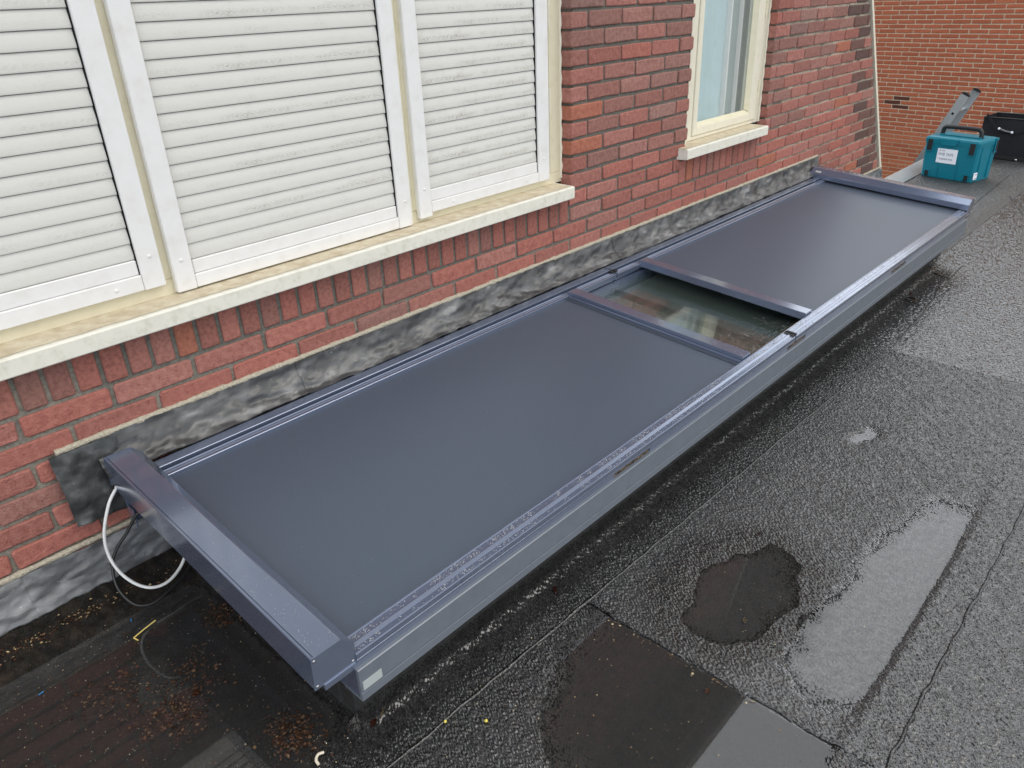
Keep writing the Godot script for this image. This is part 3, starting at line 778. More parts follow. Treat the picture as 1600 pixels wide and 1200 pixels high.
func build_shutters(house: Node) -> void:
	# timber window frame behind the shutters
	var wf := holder("window_frame", house)
	var fr := [[-0.6, 0.743, 2.166, 0.786, -0.10, -0.052], [0.440, 0.7865, 0.600, 2.16, -0.10, -0.0525], [1.285, 0.7865, 1.36, 2.16, -0.10, -0.0525], [1.36, 0.7865, 1.45, 2.16, -0.10, -0.0505], [2.05, 0.7865, 2.0925, 2.16, -0.10, -0.0525], [2.093, 0.7865, 2.167, 2.16, -0.10, -0.051], [-0.6, 2.161, 2.166, 2.20, -0.10, -0.052], [1.374, 0.787, 1.3785, 2.16, -0.06, -0.047], [1.3855, 0.787, 1.3900, 2.16, -0.06, -0.047]]
	for f in fr:
		var b := MB.new(); b.box(Vector3(f[0], f[1], f[4]), Vector3(f[2], f[3], f[5]), 0.002)
		put("frame_member", b.mesh(), M.cream_paint, wf)
	var bb := MB.new(); bb.box(Vector3(-0.6, 0.75, -0.14), Vector3(2.166, 2.18, -0.102)); put("backing", bb.mesh(), M.dark_gap, wf)
	for hy in [1.06, 1.36]:
		var hb := MB.new()
		hb.tube([Vector3(2.089, hy - 0.045, -0.047), Vector3(2.089, hy + 0.045, -0.047)], 0.005, 8)
		for k in 3: hb.tube([Vector3(2.089, hy - 0.03 + k * 0.03 - 0.002, -0.047), Vector3(2.089, hy - 0.03 + k * 0.03 + 0.002, -0.047)], 0.0062, 8)
		put("hinge", hb.mesh(), M.ivory_paint, wf)
	var data := [
		{"x0": -0.62, "a": -0.56, "b": 0.447, "x1": 0.503, "y": 0.780, "bar": 0.822, "top": 0.861, "dirt": 0, "label": "roller shutter cut off by the picture edge above the sill", "z": -0.030},
		{"x0": 0.528, "a": 0.582, "b": 1.295, "x1": 1.351, "y": 0.7495, "bar": 0.787, "top": 0.825, "dirt": 1, "label": "wide white roller shutter, longest, its foot touching the sill", "z": -0.028},
		{"x0": 1.388, "a": 1.443, "b": 2.003, "x1": 2.066, "y": 0.771, "bar": 0.808, "top": 0.848, "dirt": 3, "label": "narrow roller shutter with brown algae on its slats", "z": -0.030}]
	for d in data:
		var s := holder("roller_shutter", house, d.label)
		var z: float = d.z
		for k in 2:
			var b := MB.new()
			var xa: float = d.x0 if k == 0 else d.b; var xb: float = d.a if k == 0 else d.x1
			var low: float = d.y - (0.012 if d.dirt == 3 and k == 0 else 0.0)
			b.box(Vector3(xa, low, -0.051), Vector3(xb, 2.12, z), 0.0025)
			put("guide_rail", b.mesh(), M.white_aluminium, s)
			# dark strip filling the gap beside the slats
			var gbx := MB.new(); var gx: float = (xb if k == 0 else xa - 0.003)
			gbx.box(Vector3(gx + 0.0002, d.bar + 0.002, -0.0505), Vector3(gx + 0.0028, 2.12, z - 0.009))
			put("gap_strip", gbx.mesh(), M.dark_gap, s)
		var w: float = d.b - d.a
		var bar := MB.new(); bar.box(Vector3(d.a + 0.0032, d.bar + 0.0008, -0.050), Vector3(d.b - 0.0032, d.top, z - 0.0075), 0.002)
		put("bottom_bar", bar.mesh(), M.white_aluminium, s)
		var rail := MB.new(); rail.box(Vector3(d.a + 0.001, d.y + 0.001, -0.0505), Vector3(d.b - 0.001, d.bar, z - 0.0015), 0.002)
		put("sill_rail", rail.mesh(), M.white_aluminium, s)
		var sm := slat_mesh(w - 0.0064)
		var y: float = d.top + 0.0412; var k2 := 0
		var rest := MB.new(); rest.use_uv = true
		while y < 2.11:
			var tf := Transform3D(Basis(), Vector3(d.a + 0.0032, y, z - 0.0115))
			if y < 1.50: put("slat", sm, M["slat_%d" % (d.dirt % 4 + k2 % 3 if d.dirt < 3 else 3 + k2 % 3)], s, tf)
			else:
				var arr := sm.surface_get_arrays(0); var off := rest.v.size()
				for q in arr[0].size():
					rest.vert(tf * arr[0][q], arr[1][q], arr[4][q])
				for q in arr[12]: rest.ix.append(q + off)
			y += 0.0411; k2 += 1
		put("upper_slats", rest.mesh(), M.slat_0, s).set_meta("kind", "stuff")
		var ub := MB.new(); ub.box(Vector3(d.x0, 2.11, -0.12), Vector3(d.x1, 2.18, z), 0.004); put("shutter_box", ub.mesh(), M.white_aluminium, s)
		var caps := [[d.b + 0.030, d.y + 0.085], [d.a - 0.028, d.y + 0.085], [d.a + 0.10, d.y + 0.020], [d.b - 0.07, d.y + 0.020]]
		for q in caps.size():
			if d.dirt == 1 and q > 1: continue
			if d.dirt == 0 and q == 1: continue
			var cb := MB.new(); cb.dome(Vector3(caps[q][0], caps[q][1], z - (0.0015 if q > 1 else 0.0)), Vector3(0, 0, 1), 0.0055, 0.0028)
			put("screw_cap", cb.mesh(), M.white_aluminium, s)

func build_small_window(house: Node) -> void:
	var w := holder("window", house, "narrow cream window with pale curtain behind the glass")
	var mem := [[3.0300, 0.7565, 3.160, 2.16, -0.11, -0.050, "frame_member"], [3.815, 0.7565, 3.873, 2.16, -0.11, -0.050, "frame_member"], [3.16, 0.7565, 3.815, 0.775, -0.11, -0.052, "frame_member"], [3.16, 2.10, 3.815, 2.16, -0.11, -0.052, "frame_member"],
		[3.164, 0.777, 3.202, 2.10, -0.10, -0.045, "sash_member"], [3.740, 0.777, 3.810, 2.10, -0.10, -0.045, "sash_member"], [3.2025, 0.777, 3.7395, 0.815, -0.10, -0.0455, "sash_member"], [3.2025, 2.06, 3.7395, 2.10, -0.10, -0.0455, "sash_member"]]
	for f in mem:
		var b := MB.new(); b.box(Vector3(f[0], f[1], f[4]), Vector3(f[2], f[3], f[5]), 0.003)
		put(f[6], b.mesh(), M.ivory_paint, w)
	# slanted glazing beads
	var gb := MB.new()
	gb.prism([Vector2(-0.075, 0.815), Vector2(-0.047, 0.815), Vector2(-0.072, 0.832), Vector2(-0.075, 0.832)], func(p, t): return Vector3(t, p.y, p.x), 3.2025, 3.7395)
	gb.prism([Vector2(-0.075, 3.740), Vector2(-0.047, 3.740), Vector2(-0.072, 3.724), Vector2(-0.075, 3.724)], func(p, t): return Vector3(p.y, t, p.x), 0.833, 2.06)
	put("glazing_bead", gb.mesh(), M.cream_paint, w)
	var g := MB.new(); g.box(Vector3(3.203, 0.816, -0.079), Vector3(3.739, 2.059, -0.0755)); put("pane", g.mesh(), M.window_glass, w)
	# net curtain in shallow folds; reflected sky is put into its teal tint
	var c := MB.new(); var n := 60
	for i in n:
		var xa := 3.19 + 0.40 * i / n; var xb := 3.19 + 0.40 * (i + 1) / n
		var za := -0.135 - 0.008 * sin(xa * 60.0); var zb := -0.135 - 0.008 * sin(xb * 60.0)
		c.quad(Vector3(xa, 0.80, za), Vector3(xb, 0.80, zb), Vector3(xb, 2.10, zb), Vector3(xa, 2.10, za))
	put("curtain", c.mesh(), M.curtain, w)
	var b2 := MB.new(); b2.box(Vector3(3.592, 0.80, -0.17), Vector3(3.606, 2.10, -0.12), 0.002); b2.box(Vector3(3.712, 0.80, -0.17), Vector3(3.722, 2.10, -0.12), 0.002)  # white strips and grey panel added to imitate reflections in the pane
	put("reflection_strip", b2.mesh(), M.white_aluminium, w)
	var bd := MB.new(); bd.box(Vector3(3.607, 0.80, -0.150), Vector3(3.711, 2.10, -0.140)); bd.box(Vector3(3.723, 0.80, -0.150), Vector3(3.86, 2.10, -0.140)); put("reflection_panel", bd.mesh(), M.reflection_grey, w)
	var bo := MB.new(); bo.box(Vector3(3.16, 0.770, -0.32), Vector3(3.82, 0.800, -0.112), 0.003); put("window_board", bo.mesh(), M.white_aluminium, w)
	for hy in [0.93, 1.32]:
		var hb := MB.new(); hb.tube([Vector3(3.813, hy - 0.045, -0.043), Vector3(3.813, hy + 0.045, -0.043)], 0.0055, 8)
		for k in 3: hb.tube([Vector3(3.813, hy - 0.03 + k * 0.03 - 0.003, -0.043), Vector3(3.813, hy - 0.03 + k * 0.03 + 0.003, -0.043)], 0.0072, 8)
		put("hinge", hb.mesh(), M.cream_paint, w)
	# squeezed-out sealant beside the frame, lumpy at each course
	var sb := MB.new()
	for side in [[3.041, -0.012], [3.857, -0.046], [2.160, -0.050]]:
		var pts := []; var rr := []
		for i in 60:
			var y := 0.76 + i * 0.0235
			pts.append(Vector3(side[0] + 0.002 * sin(y * TAU / CP), y, side[1]))
			rr.append(0.0035 + 0.0025 * absf(sin(y * PI / CP + 0.6)))
		sb.tube(pts, 0.005, 7, true, rr)
	put("sealant", sb.mesh(), M.ivory_paint, w)

# ---------------------------------------------------------------- lead flashing
var nz_lead := noise(61, 5.0, 3)
func lead_sheet(xa: float, xb: float, prof: Callable, parent: Node, m: Material, lift: float) -> void:
	var nx := maxi(3, int((xb - xa) / 0.011)); var nt := 14
	var b := MB.new(); var P := []
	for i in nx + 1:
		var x := xa + (xb - xa) * i / nx
		for k in nt + 1: P.append(prof.call(x, float(k) / nt) + Vector3(0, 0, lift))
	var w := nt + 1
	for i in nx + 1:
		for k in nt + 1:
			var dx: Vector3 = P[mini(i + 1, nx) * w + k] - P[maxi(i - 1, 0) * w + k]
			var dt: Vector3 = P[i * w + mini(k + 1, nt)] - P[i * w + maxi(k - 1, 0)]
			b.vert(P[i * w + k], dt.cross(dx).normalized())
	for i in nx:
		for k in nt:
			var q := i * w + k
			b.ix.append_array(PackedInt32Array([q, q + w, q + 1, q + 1, q + w, q + w + 1]))
	# turned edge, so that the sheet has thickness
	for i in nx:
		for k in [0, nt]:
			var p0: Vector3 = P[i * w + k]; var p1: Vector3 = P[(i + 1) * w + k]; var d := Vector3(0, 0, -0.0035) if k == 0 else Vector3(0, -0.004, -0.001)
			b.quad(p0, p1, p1 + d, p0 + d)
	put("lead_flashing", b.mesh(), m, parent)

func build_flashing(house: Node) -> void:
	var upper := func(x: float, t: float) -> Vector3:
		# from the wall joint down and out on to the awning rail
		var e := t * t * (1.6 - 0.6 * t)
		var y := 0.454 - 0.088 * (0.35 * t + 0.65 * sin(t * PI / 2))
		var z := 0.007 + 0.052 * e
		var w := nz_lead.get_noise_2d(x * 1.5, t * 0.35) * 0.014 * sin(PI * clampf(t, 0, 1)) + 0.003 * nz_lead.get_noise_2d(x * 5, t)
		y += 0.004 * nz_lead.get_noise_2d(x * 0.8, 7.0) + (0.005 * nz_lead.get_noise_2d(x * 3.0, 11.0) if t > 0.9 else 0.0)
		return Vector3(x, y + w * 0.5, z + w + 0.002)
	var xs := [0.225, 0.826, 1.43, 2.46, 3.30, 4.155, 4.62]
	for i in xs.size() - 1:
		lead_sheet(xs[i] - 0.02, xs[i + 1], upper, house, M.lead, 0.002 if i % 2 else 0.0)
	var patch := func(x: float, t: float) -> Vector3:
		return Vector3(x + 0.010 * t, 0.452 - 0.205 * t - 0.06 * (x - 0.10) * t, 0.010 + 0.006 * sin(PI * t) + 0.012 * nz_lead.get_noise_2d(x * 3.0, t * 1.6) * (0.3 + t) + 0.004 * t)
	lead_sheet(0.100, 0.262, patch, house, M.lead_dark, 0.002)
	var lower := func(x: float, t: float) -> Vector3:
		return Vector3(x, 0.172 - 0.110 * t + 0.006 * nz_lead.get_noise_2d(x * 1.4, 3.0 + t) + 0.006 * nz_lead.get_noise_2d(x * 4.0, 9.0) * t, 0.006 + 0.024 * t + 0.009 * nz_lead.get_noise_2d(x * 2.0, t))
	lead_sheet(-0.62, -0.045, lower, house, M.lead_pale, 0.002)
	lead_sheet(-0.055, 0.42, lower, house, M.lead_pale, 0.0)
	lead_sheet(4.50, 5.86, lower, house, M.lead_pale, 0.0)
	# mortar squeezed along the top of the lead
	for run in [[0.12, 4.62, 0.457], [-0.62, 0.36, 0.180], [4.5, 5.85, 0.180]]:
		var b := MB.new(); var pts := []; var rr := []
		var n := int((run[1] - run[0]) / 0.018)
		for i in n + 1:
			var x: float = run[0] + (run[1] - run[0]) * i / n
			pts.append(Vector3(x, run[2] + 0.0015 * nz_edge.get_noise_2d(x, 1.0), 0.000))
			rr.append(0.0085 + 0.0035 * nz_edge.get_noise_2d(x * 1.7, 5.0))
		b.tube(pts, 0.009, 8, true, rr)
		put("mortar_fillet", b.mesh(), M.sealant, house)

# ---------------------------------------------------------------- neighbour's wall
func build_neighbour() -> void:
	var d := Vector3(-0.1229, 0, 0.9924); var nn := Vector3(-0.9924, 0, -0.1229)
	var h := thing("neighbour_house", "orange brick house wall with pale joints behind the ladder", "house", Transform3D(Basis(d, Vector3.UP, nn), Vector3(10.882, 0, -1.597)))
	var wb := MB.new()
	wb.box(Vector3(-6, -3.2, -0.35), Vector3(6.5, 3.0, -0.006)); put("mortar_bed", wb.mesh(), M.pale_mortar, h)
	var vars := []
	for k in 5: vars.append(brick_mesh(0.208, 0.0535, 0.02, 900 + k))
	var rest := MB.new(); rest.use_c = true
	var made := 0
	var hc := 0.053; var hgt := 0.0405
	for r in range(-75, 42):
		var y := 0.785 + r * hc
		var off := 0.0 if (r % 2 + 2) % 2 == 0 else 0.438
		off += rng.randf_range(-0.03, 0.03)
		for i in range(-16, 24):
			var xc := (i + off + 0.5) * 0.22
			if xc < -5 or xc > 6: continue
			var near := y > -0.33 and y < 1.26 and xc > -0.62 and xc < 1.72
			var sooty := (absf(y - 0.0) < 0.09 and absf(xc - 0.05) < 0.10) or (absf(y - 0.39) < 0.03 and absf(xc - 0.50) < 0.12 and r % 2 == 0)
			var tone := rng.randi() % 3
			if near and made < 300:
				made += 1
				put("brick", vars[rng.randi() % 5], M.sooty_brick if sooty and y < 0.1 else M["orange_brick_%d" % tone], h, Transform3D(Basis.from_scale(Vector3(1, hgt / 0.0535, 1)), Vector3(xc, y, rng.randf_range(-0.001, 0.001))))
			elif xc > -2.6 and xc < 3.2 and y > -2.2 and y < 2.0:
				var tc: Array = [[0.43, 0.135, 0.068], [0.38, 0.115, 0.06], [0.47, 0.155, 0.08]][tone]
				rest.col = Color(tc[0], tc[1], tc[2])
				rest.box(Vector3(xc - 0.104, y - hgt / 2, -0.01), Vector3(xc + 0.104, y + hgt / 2, 0.0))
	put("brickwork", rest.mesh(), M.mortar, h).set_meta("kind", "stuff")
	print("far bricks ", made)

# ---------------------------------------------------------------- skylight
func build_skylight() -> void:
	var s := thing("skylight", "long skylight with grey cladding carrying the two awning screens", "skylight", Transform3D(Basis(), Vector3(0.30, 0, 0)))
	var W := 4.166
	var b := MB.new()
	b.box(Vector3(0.03, -0.02, 0.80), Vector3(W - 0.015, 0.20, 0.858), 0.006)
	b.box(Vector3(0.03, -0.02, 0.012), Vector3(0.09, 0.20, 0.80), 0.006)
	b.box(Vector3(W - 0.075, -0.02, 0.012), Vector3(W - 0.015, 0.20, 0.80), 0.006)
	b.box(Vector3(0.09, -0.02, 0.012), Vector3(W - 0.075, 0.26, 0.05), 0.006)
	put("upstand", b.mesh(), M.bitumen_upstand, s)
	# front cladding: lip, face and a lower strip behind a fine groove
	var f := MB.new()
	f.prism([Vector2(0.860, 0.2335), Vector2(0.9440, 0.2335), Vector2(0.9462, 0.2318), Vector2(0.9462, 0.1735), Vector2(0.9430, 0.1725), Vector2(0.9430, 0.1705), Vector2(0.9470, 0.1690), Vector2(0.9470, 0.1490), Vector2(0.9445, 0.1465), Vector2(0.885, 0.1465), Vector2(0.885, 0.152), Vector2(0.938, 0.152), Vector2(0.938, 0.229), Vector2(0.860, 0.229)], func(p, t): return Vector3(t, p.y, p.x), 0.0, W)
	put("front_cladding", f.mesh(), M.cladding_metal, s)
	for x in [0.001, W - 0.005]:
		var e := MB.new()
		e.prism([Vector2(0.02, 0.147), Vector2(0.9375, 0.147), Vector2(0.9375, 0.2285), Vector2(0.02, 0.31)], func(p, t): return Vector3(t, p.y, p.x), x, x + 0.004)
		put("side_cladding", e.mesh(), M.anthracite, s)
	# maker's label
	var l := MB.new(); l.box(Vector3(0.006, 0.1755, 0.9464), Vector3(0.054, 0.1985, 0.9475)); put("metal_label", l.mesh(), M.silver_label, s)
	# timber kerb seen through the slots, glazing bars, glass
	var t := MB.new(); t.box(Vector3(0.04, 0.201, 0.868), Vector3(W - 0.04, 0.256, 0.905), 0.002); t.box(Vector3(0.04, 0.2345, 0.906), Vector3(W - 0.04, 0.2470, 0.928), 0.001); put("timber_kerb", t.mesh(), M.timber, s)
	for sl in [[1.184, 1.351], [2.253, 2.398], [3.316, 3.498]]:
		var tb := MB.new(); tb.box(Vector3(sl[0] - 0.30, 0.2346, 0.9285), Vector3(sl[1] - 0.30, 0.2462, 0.9348), 0.0008); put("packing_piece", tb.mesh(), M.timber, s)
	var F := func(x: float, n: float, v: float) -> Vector3: return sframe(0.0) * Vector3(x, n, v) - Vector3(0.30, 0, 0)
	for fr in [[0.36, 4.44, 0.060, 0.100], [0.36, 4.44, 0.835, 0.8790], [0.36, 0.40, 0.101, 0.834], [4.40, 4.44, 0.101, 0.834], [2.30, 2.312, 0.101, 0.834]]:
		var g := MB.new(); g.prism([Vector2(fr[0], fr[2]), Vector2(fr[1], fr[2]), Vector2(fr[1], fr[3]), Vector2(fr[0], fr[3])], func(p, tt): return F.call(p.x, tt, p.y), -0.155, -0.098 if fr[0] < 2.0 else -0.128)
		put("glazing_frame", g.mesh(), M.dark_rubber if fr[3] > 0.2 else M.anthracite, s)
	var gl := MB.new(); gl.prism([Vector2(0.401, 0.1005), Vector2(4.399, 0.1005), Vector2(4.399, 0.8345), Vector2(0.401, 0.8345)], func(p, tt): return F.call(p.x, tt, p.y), -0.126, -0.118)
	put("glass_pane", gl.mesh(), M.skylight_glass, s)
	var g2 := MB.new(); g2.prism([Vector2(0.401, 0.1005), Vector2(4.399, 0.1005), Vector2(4.399, 0.8345), Vector2(0.401, 0.8345)], func(p, tt): return F.call(p.x, tt, p.y), -0.146, -0.140)
	put("glass_pane", g2.mesh(), M.skylight_glass, s)
	var gd := MB.new(); gd.dome(Vector3.ZERO, Vector3(0, 1, 0), 1.0, 0.6, 9, 3)
	for k in 9: gd.tri(Vector3.ZERO, Vector3(cos(TAU * (k + 1) / 9), 0, sin(TAU * (k + 1) / 9)), Vector3(cos(TAU * k / 9), 0, sin(TAU * k / 9)))
	var gm := MultiMesh.new(); gm.transform_format = MultiMesh.TRANSFORM_3D; gm.mesh = gd.mesh(); gm.instance_count = 420
	for k in 420:
		var vv := 0.832 - absf(rng.randfn(0.0, 0.09)); var xx := rng.randf_range(2.03, 2.52)
		gm.set_instance_transform(k, Transform3D(sframe(0).basis * Basis.from_scale(Vector3.ONE * rng.randf_range(0.0007, 0.0026)), F.call(xx, -0.1178, vv)))
	var gi := MultiMeshInstance3D.new(); gi.name = "rain_drops"; gi.multimesh = gm; gi.material_override = M.rain_drop; gi.set_meta("kind", "stuff"); s.add_child(gi)
	# pale well wall, other well sides darkened in colour for shade; room below
	var w := MB.new()
	w.box(Vector3(0.05, -0.45, 0.052), Vector3(W - 0.05, 0.245, 0.066)); put("light_well", w.mesh(), M.well_paint, s); w = MB.new(); w.box(Vector3(0.092, -0.45, 0.782), Vector3(W - 0.078, 0.19, 0.798))
	w.box(Vector3(0.091, -0.45, 0.067), Vector3(0.105, 0.22, 0.781)); w.box(Vector3(W - 0.092, -0.45, 0.067), Vector3(W - 0.077, 0.22, 0.781))
	put("light_well", w.mesh(), M.well_shaded, s)
	var rm := MB.new()
	rm.box(Vector3(-1.5, -2.75, -2.5), Vector3(W + 1.0, -2.7, 4.0)); put("room_floor", rm.mesh(), M.room_floor, s)
	var rw := MB.new(); rw.box(Vector3(-1.5, -2.7, 3.0), Vector3(W + 1.0, -0.31, 3.05)); rw.box(Vector3(-1.5, -2.7, -0.05), Vector3(W + 1.0, -0.451, 0.0)); rw.box(Vector3(W + 0.95, -2.7, 0.001), Vector3(W + 1.0, -0.31, 2.999)); rw.box(Vector3(-1.5, -2.7, 0.001), Vector3(-1.45, -0.31, 2.999))
	put("room_wall", rw.mesh(), M.room_wall, s)

# ---------------------------------------------------------------- awning screens
func build_screens() -> void:
	screen(true)
	screen(false)

func screen(near: bool) -> void:
	var x0 := 0.2105; var x1 := 2.304
	if not near: x0 = 2.312; x1 = 4.562
	var L := x1 - x0
	var s := thing("awning_screen", "grey awning screen with white cable at its cassette end" if near else "grey awning screen further along, its cassette towards the toolbox", "awning", sframe(x0), "roof awning screens")
	# mirror: u runs from the cassette end towards the open end
	var X := func(u: float) -> float: return u if near else L - u
	var cass := func(p: Vector2, t: float) -> Vector3: return Vector3(X.call(p.x), p.y, t)
	var cb := MB.new()
	cb.prism([Vector2(0.0, -0.086), Vector2(0.0, -0.0015), Vector2(0.0012, 0.0), Vector2(0.0058, 0.0), Vector2(0.0058, -0.0035), Vector2(0.050, -0.0035), Vector2(0.050, -0.086)], cass, 0.0035, 0.9015)
	put("cassette_body", cb.mesh(), M.anthracite, s)
	var cl := MB.new()
	cl.prism([Vector2(0.0078, 0.0), Vector2(0.0655, 0.0), Vector2(0.0685, -0.0012), Vector2(0.0940, -0.0272), Vector2(0.0958, -0.0315), Vector2(0.0958, -0.0560), Vector2(0.0925, -0.0575), Vector2(0.088, -0.0540), Vector2(0.088, -0.031), Vector2(0.064, -0.0048), Vector2(0.0512, -0.0033), Vector2(0.0078, -0.0033)], cass, 0.0035, 0.9015)
	put("cassette_cover", cl.mesh(), M.anthracite, s)
	var endp := [Vector2(-0.0008, -0.0868), Vector2(-0.0008, -0.0005), Vector2(0.0008, 0.0010), Vector2(0.0665, 0.0010), Vector2(0.0695, -0.0008), Vector2(0.0950, -0.0265), Vector2(0.0968, -0.0305), Vector2(0.0968, -0.0868)]
	for e in [[0.0, 0.003], [0.902, 0.9055]]:
		var eb := MB.new(); eb.prism(endp, cass, e[0], e[1])
		var ec := put("end_cap", eb.mesh(), M.anthracite, s)
		for q in [Vector2(0.006, -0.008), Vector2(0.006, -0.079), Vector2(0.090, -0.079)]:
			var sb := MB.new(); var sg := 1.0 if e[0] > 0.5 else -1.0
			sb.dome(Vector3(X.call(q.x), q.y, e[1] if sg > 0 else e[0]), Vector3(0, 0, sg), 0.0036, 0.0018, 10, 2)
			put("screw", sb.mesh(), M.steel, ec)
	# guide rail on the roof side
	var rail := func(p: Vector2, t: float) -> Vector3: return Vector3(X.call(t), p.y, p.x)
	var fr := MB.new()
	fr.prism([Vector2(0.8625, -0.0775), Vector2(0.8625, -0.0592), Vector2(0.8635, -0.0580), Vector2(0.8662, -0.0580), Vector2(0.8672, -0.0598), Vector2(0.8832, -0.0612), Vector2(0.8838, -0.0590), Vector2(0.8856, -0.0584), Vector2(0.8935, -0.0606), Vector2(0.8940, -0.0612), Vector2(0.8944, -0.0620), Vector2(0.9062, -0.0632), Vector2(0.9082, -0.0652), Vector2(0.9086, -0.0790), Vector2(0.9074, -0.0796), Vector2(0.9074, -0.0806), Vector2(0.9086, -0.0812), Vector2(0.9086, -0.0865), Vector2(0.8800, -0.0865), Vector2(0.8800, -0.0775)], rail, 0.0965, L)
	put("guide_rail", fr.mesh(), M.anthracite, s)
	# fascia below the rail, interrupted by the slots
	var cuts := [[0.97, 1.144]] if near else [[1.06, 1.25]]
	var xs := 0.02
	for c in cuts + [[L - 0.055 if near else L + 0.0 - 0.09, L]]:
		var fb := MB.new()
		fb.prism([Vector2(0.9015, -0.0866), Vector2(0.9082, -0.0866), Vector2(0.9082, -0.1015), Vector2(0.9015, -0.1015)], rail, xs, c[0])
		put("fascia", fb.mesh(), M.anthracite, s)
		xs = c[1]
	# guide rail on the wall side
	var wr := MB.new()
	wr.prism([Vector2(0.028, -0.095), Vector2(0.028, -0.0525), Vector2(0.030, -0.0510), Vector2(0.0625, -0.0510), Vector2(0.0640, -0.0522), Vector2(0.0640, -0.090), Vector2(0.0750, -0.090), Vector2(0.0750, -0.0575), Vector2(0.0758, -0.0562), Vector2(0.0778, -0.0562), Vector2(0.0790, -0.0585), Vector2(0.0830, -0.0585), Vector2(0.0838, -0.0575), Vector2(0.0872, -0.0575), Vector2(0.0885, -0.0595), Vector2(0.0930, -0.0600), Vector2(0.0945, -0.0590), Vector2(0.0985, -0.0590), Vector2(0.1000, -0.0605), Vector2(0.1000, -0.080), Vector2(0.085, -0.080), Vector2(0.085, -0.095)], rail, 0.0965, L)
	put("guide_rail", wr.mesh(), M.anthracite, s)
	# cloth, a little slack between the rails
	var bar_u := 1.768 if near else L - 0.240     # far edge of the cloth at the pull bar
	var fb2 := MB.new(); var nu := 60; var nv := 24
	var pts := []
	for i in nu + 1:
		for k in nv + 1:
			var u := 0.060 + (bar_u - 0.060) * i / nu; var vv := 0.0925 + (0.868 - 0.0925) * k / nv
			var sag := sin(PI * float(i) / nu) * sin(PI * float(k) / nv)
			pts.append(Vector3(X.call(u), -0.0690 - 0.0022 * sag + 0.0005 * nz_low.get_noise_2d(u * 1.3, vv * 2.0), vv))
	var w := nv + 1
	for i in nu + 1:
		for k in w:
			var dx: Vector3 = pts[mini(i + 1, nu) * w + k] - pts[maxi(i - 1, 0) * w + k]
			var dv: Vector3 = pts[i * w + mini(k + 1, nv)] - pts[i * w + maxi(k - 1, 0)]
			var nn := dv.cross(dx).normalized()
			if nn.y < 0: nn = -nn
			fb2.vert(pts[i * w + k], nn)
	for i in nu:
		for k in nv:
			var q := i * w + k
			if near: fb2.ix.append_array(PackedInt32Array([q, q + w, q + 1, q + 1, q + w, q + w + 1]))
			else: fb2.ix.append_array(PackedInt32Array([q, q + 1, q + w, q + 1, q + w + 1, q + w]))
	put("screen_cloth", fb2.mesh(), M.screen_cloth, s)
	# pull bar with its two grooves
	var pb := MB.new()
	var b0 := bar_u
	pb.prism([Vector2(b0 - 0.006, -0.072), Vector2(b0 - 0.006, -0.0605), Vector2(b0 - 0.0045, -0.0595), Vector2(b0 + 0.0035, -0.0595), Vector2(b0 + 0.0045, -0.064), Vector2(b0 + 0.0075, -0.064), Vector2(b0 + 0.0082, -0.0485), Vector2(b0 + 0.0100, -0.0470), Vector2(b0 + 0.0600, -0.0470), Vector2(b0 + 0.0625, -0.0490), Vector2(b0 + 0.0635, -0.0740), Vector2(b0 + 0.0580, -0.0790), Vector2(b0 + 0.010, -0.0790)], cass, 0.0905, 0.8605)
	put("pull_bar", pb.mesh(), M.anthracite, s)
	var hm := MB.new()
	var n := 120
	for k in n:
		var va := 0.093 + (0.860 - 0.093) * k / n; var vb := 0.093 + (0.860 - 0.093) * (k + 1) / n
		var ea := b0 - 0.022 - 0.0022 * (k % 2); var eb := b0 - 0.022 - 0.0022 * ((k + 1) % 2)
		var q := [Vector3(X.call(ea), -0.0672, va), Vector3(X.call(b0 - 0.0055), -0.0662, va), Vector3(X.call(b0 - 0.0055), -0.0662, vb), Vector3(X.call(eb), -0.0672, vb)]
		if near: q.reverse()
		hm.quad(q[0], q[1], q[2], q[3])
	put("hem", hm.mesh(), M.hem_cloth, s)
	# guide shoe and plates where the two rails meet
	var sh := MB.new()
	sh.box(Vector3(minf(X.call(L - 0.012), X.call(L)), -0.0655, 0.865), Vector3(maxf(X.call(L - 0.012), X.call(L)), -0.0575, 0.904), 0.001)
	sh.box(Vector3(minf(X.call(L - 0.016), X.call(L)), -0.062, 0.066), Vector3(maxf(X.call(L - 0.016), X.call(L)), -0.050, 0.088), 0.001)
	put("rail_stop", sh.mesh(), M.dark_rubber, s)
	for u in ([0.032 + 0.25, 1.05, 1.60, L - 0.045] if near else [0.25, 0.55, 0.95, 1.45, 1.9, L - 0.05]):
		var ho := MB.new(); ho.dome(Vector3(X.call(u), -0.0632, 0.8995), Vector3(0, 1, 0), 0.0032, 0.0008, 10, 2)
		put("rivet", ho.mesh(), M.dark_rubber, s)
	if not near:
		var lb := MB.new(); lb.prism([Vector2(0.0, 0.0), Vector2(0.034, 0.0), Vector2(0.034, 0.012), Vector2(0.0, 0.012)], func(p, t): return Vector3(X.call(0.0890 - p.y * 0.70) - t, -0.0215 + p.y * 0.72, 0.025 + p.x), 0.0, 0.0012)
		put("metal_label", lb.mesh(), M.silver_label, s)
	# rain drops
	var dm := MB.new(); dm.dome(Vector3.ZERO, Vector3(0, 1, 0), 1.0, 0.62, 9, 3)
	var bot := MB.new()
	for k in 9: dm.tri(Vector3.ZERO, Vector3(cos(TAU * (k + 1) / 9), 0, sin(TAU * (k + 1) / 9)), Vector3(cos(TAU * k / 9), 0, sin(TAU * k / 9)))
	var tfs := []
	var cnt := 2600 if near else 1500
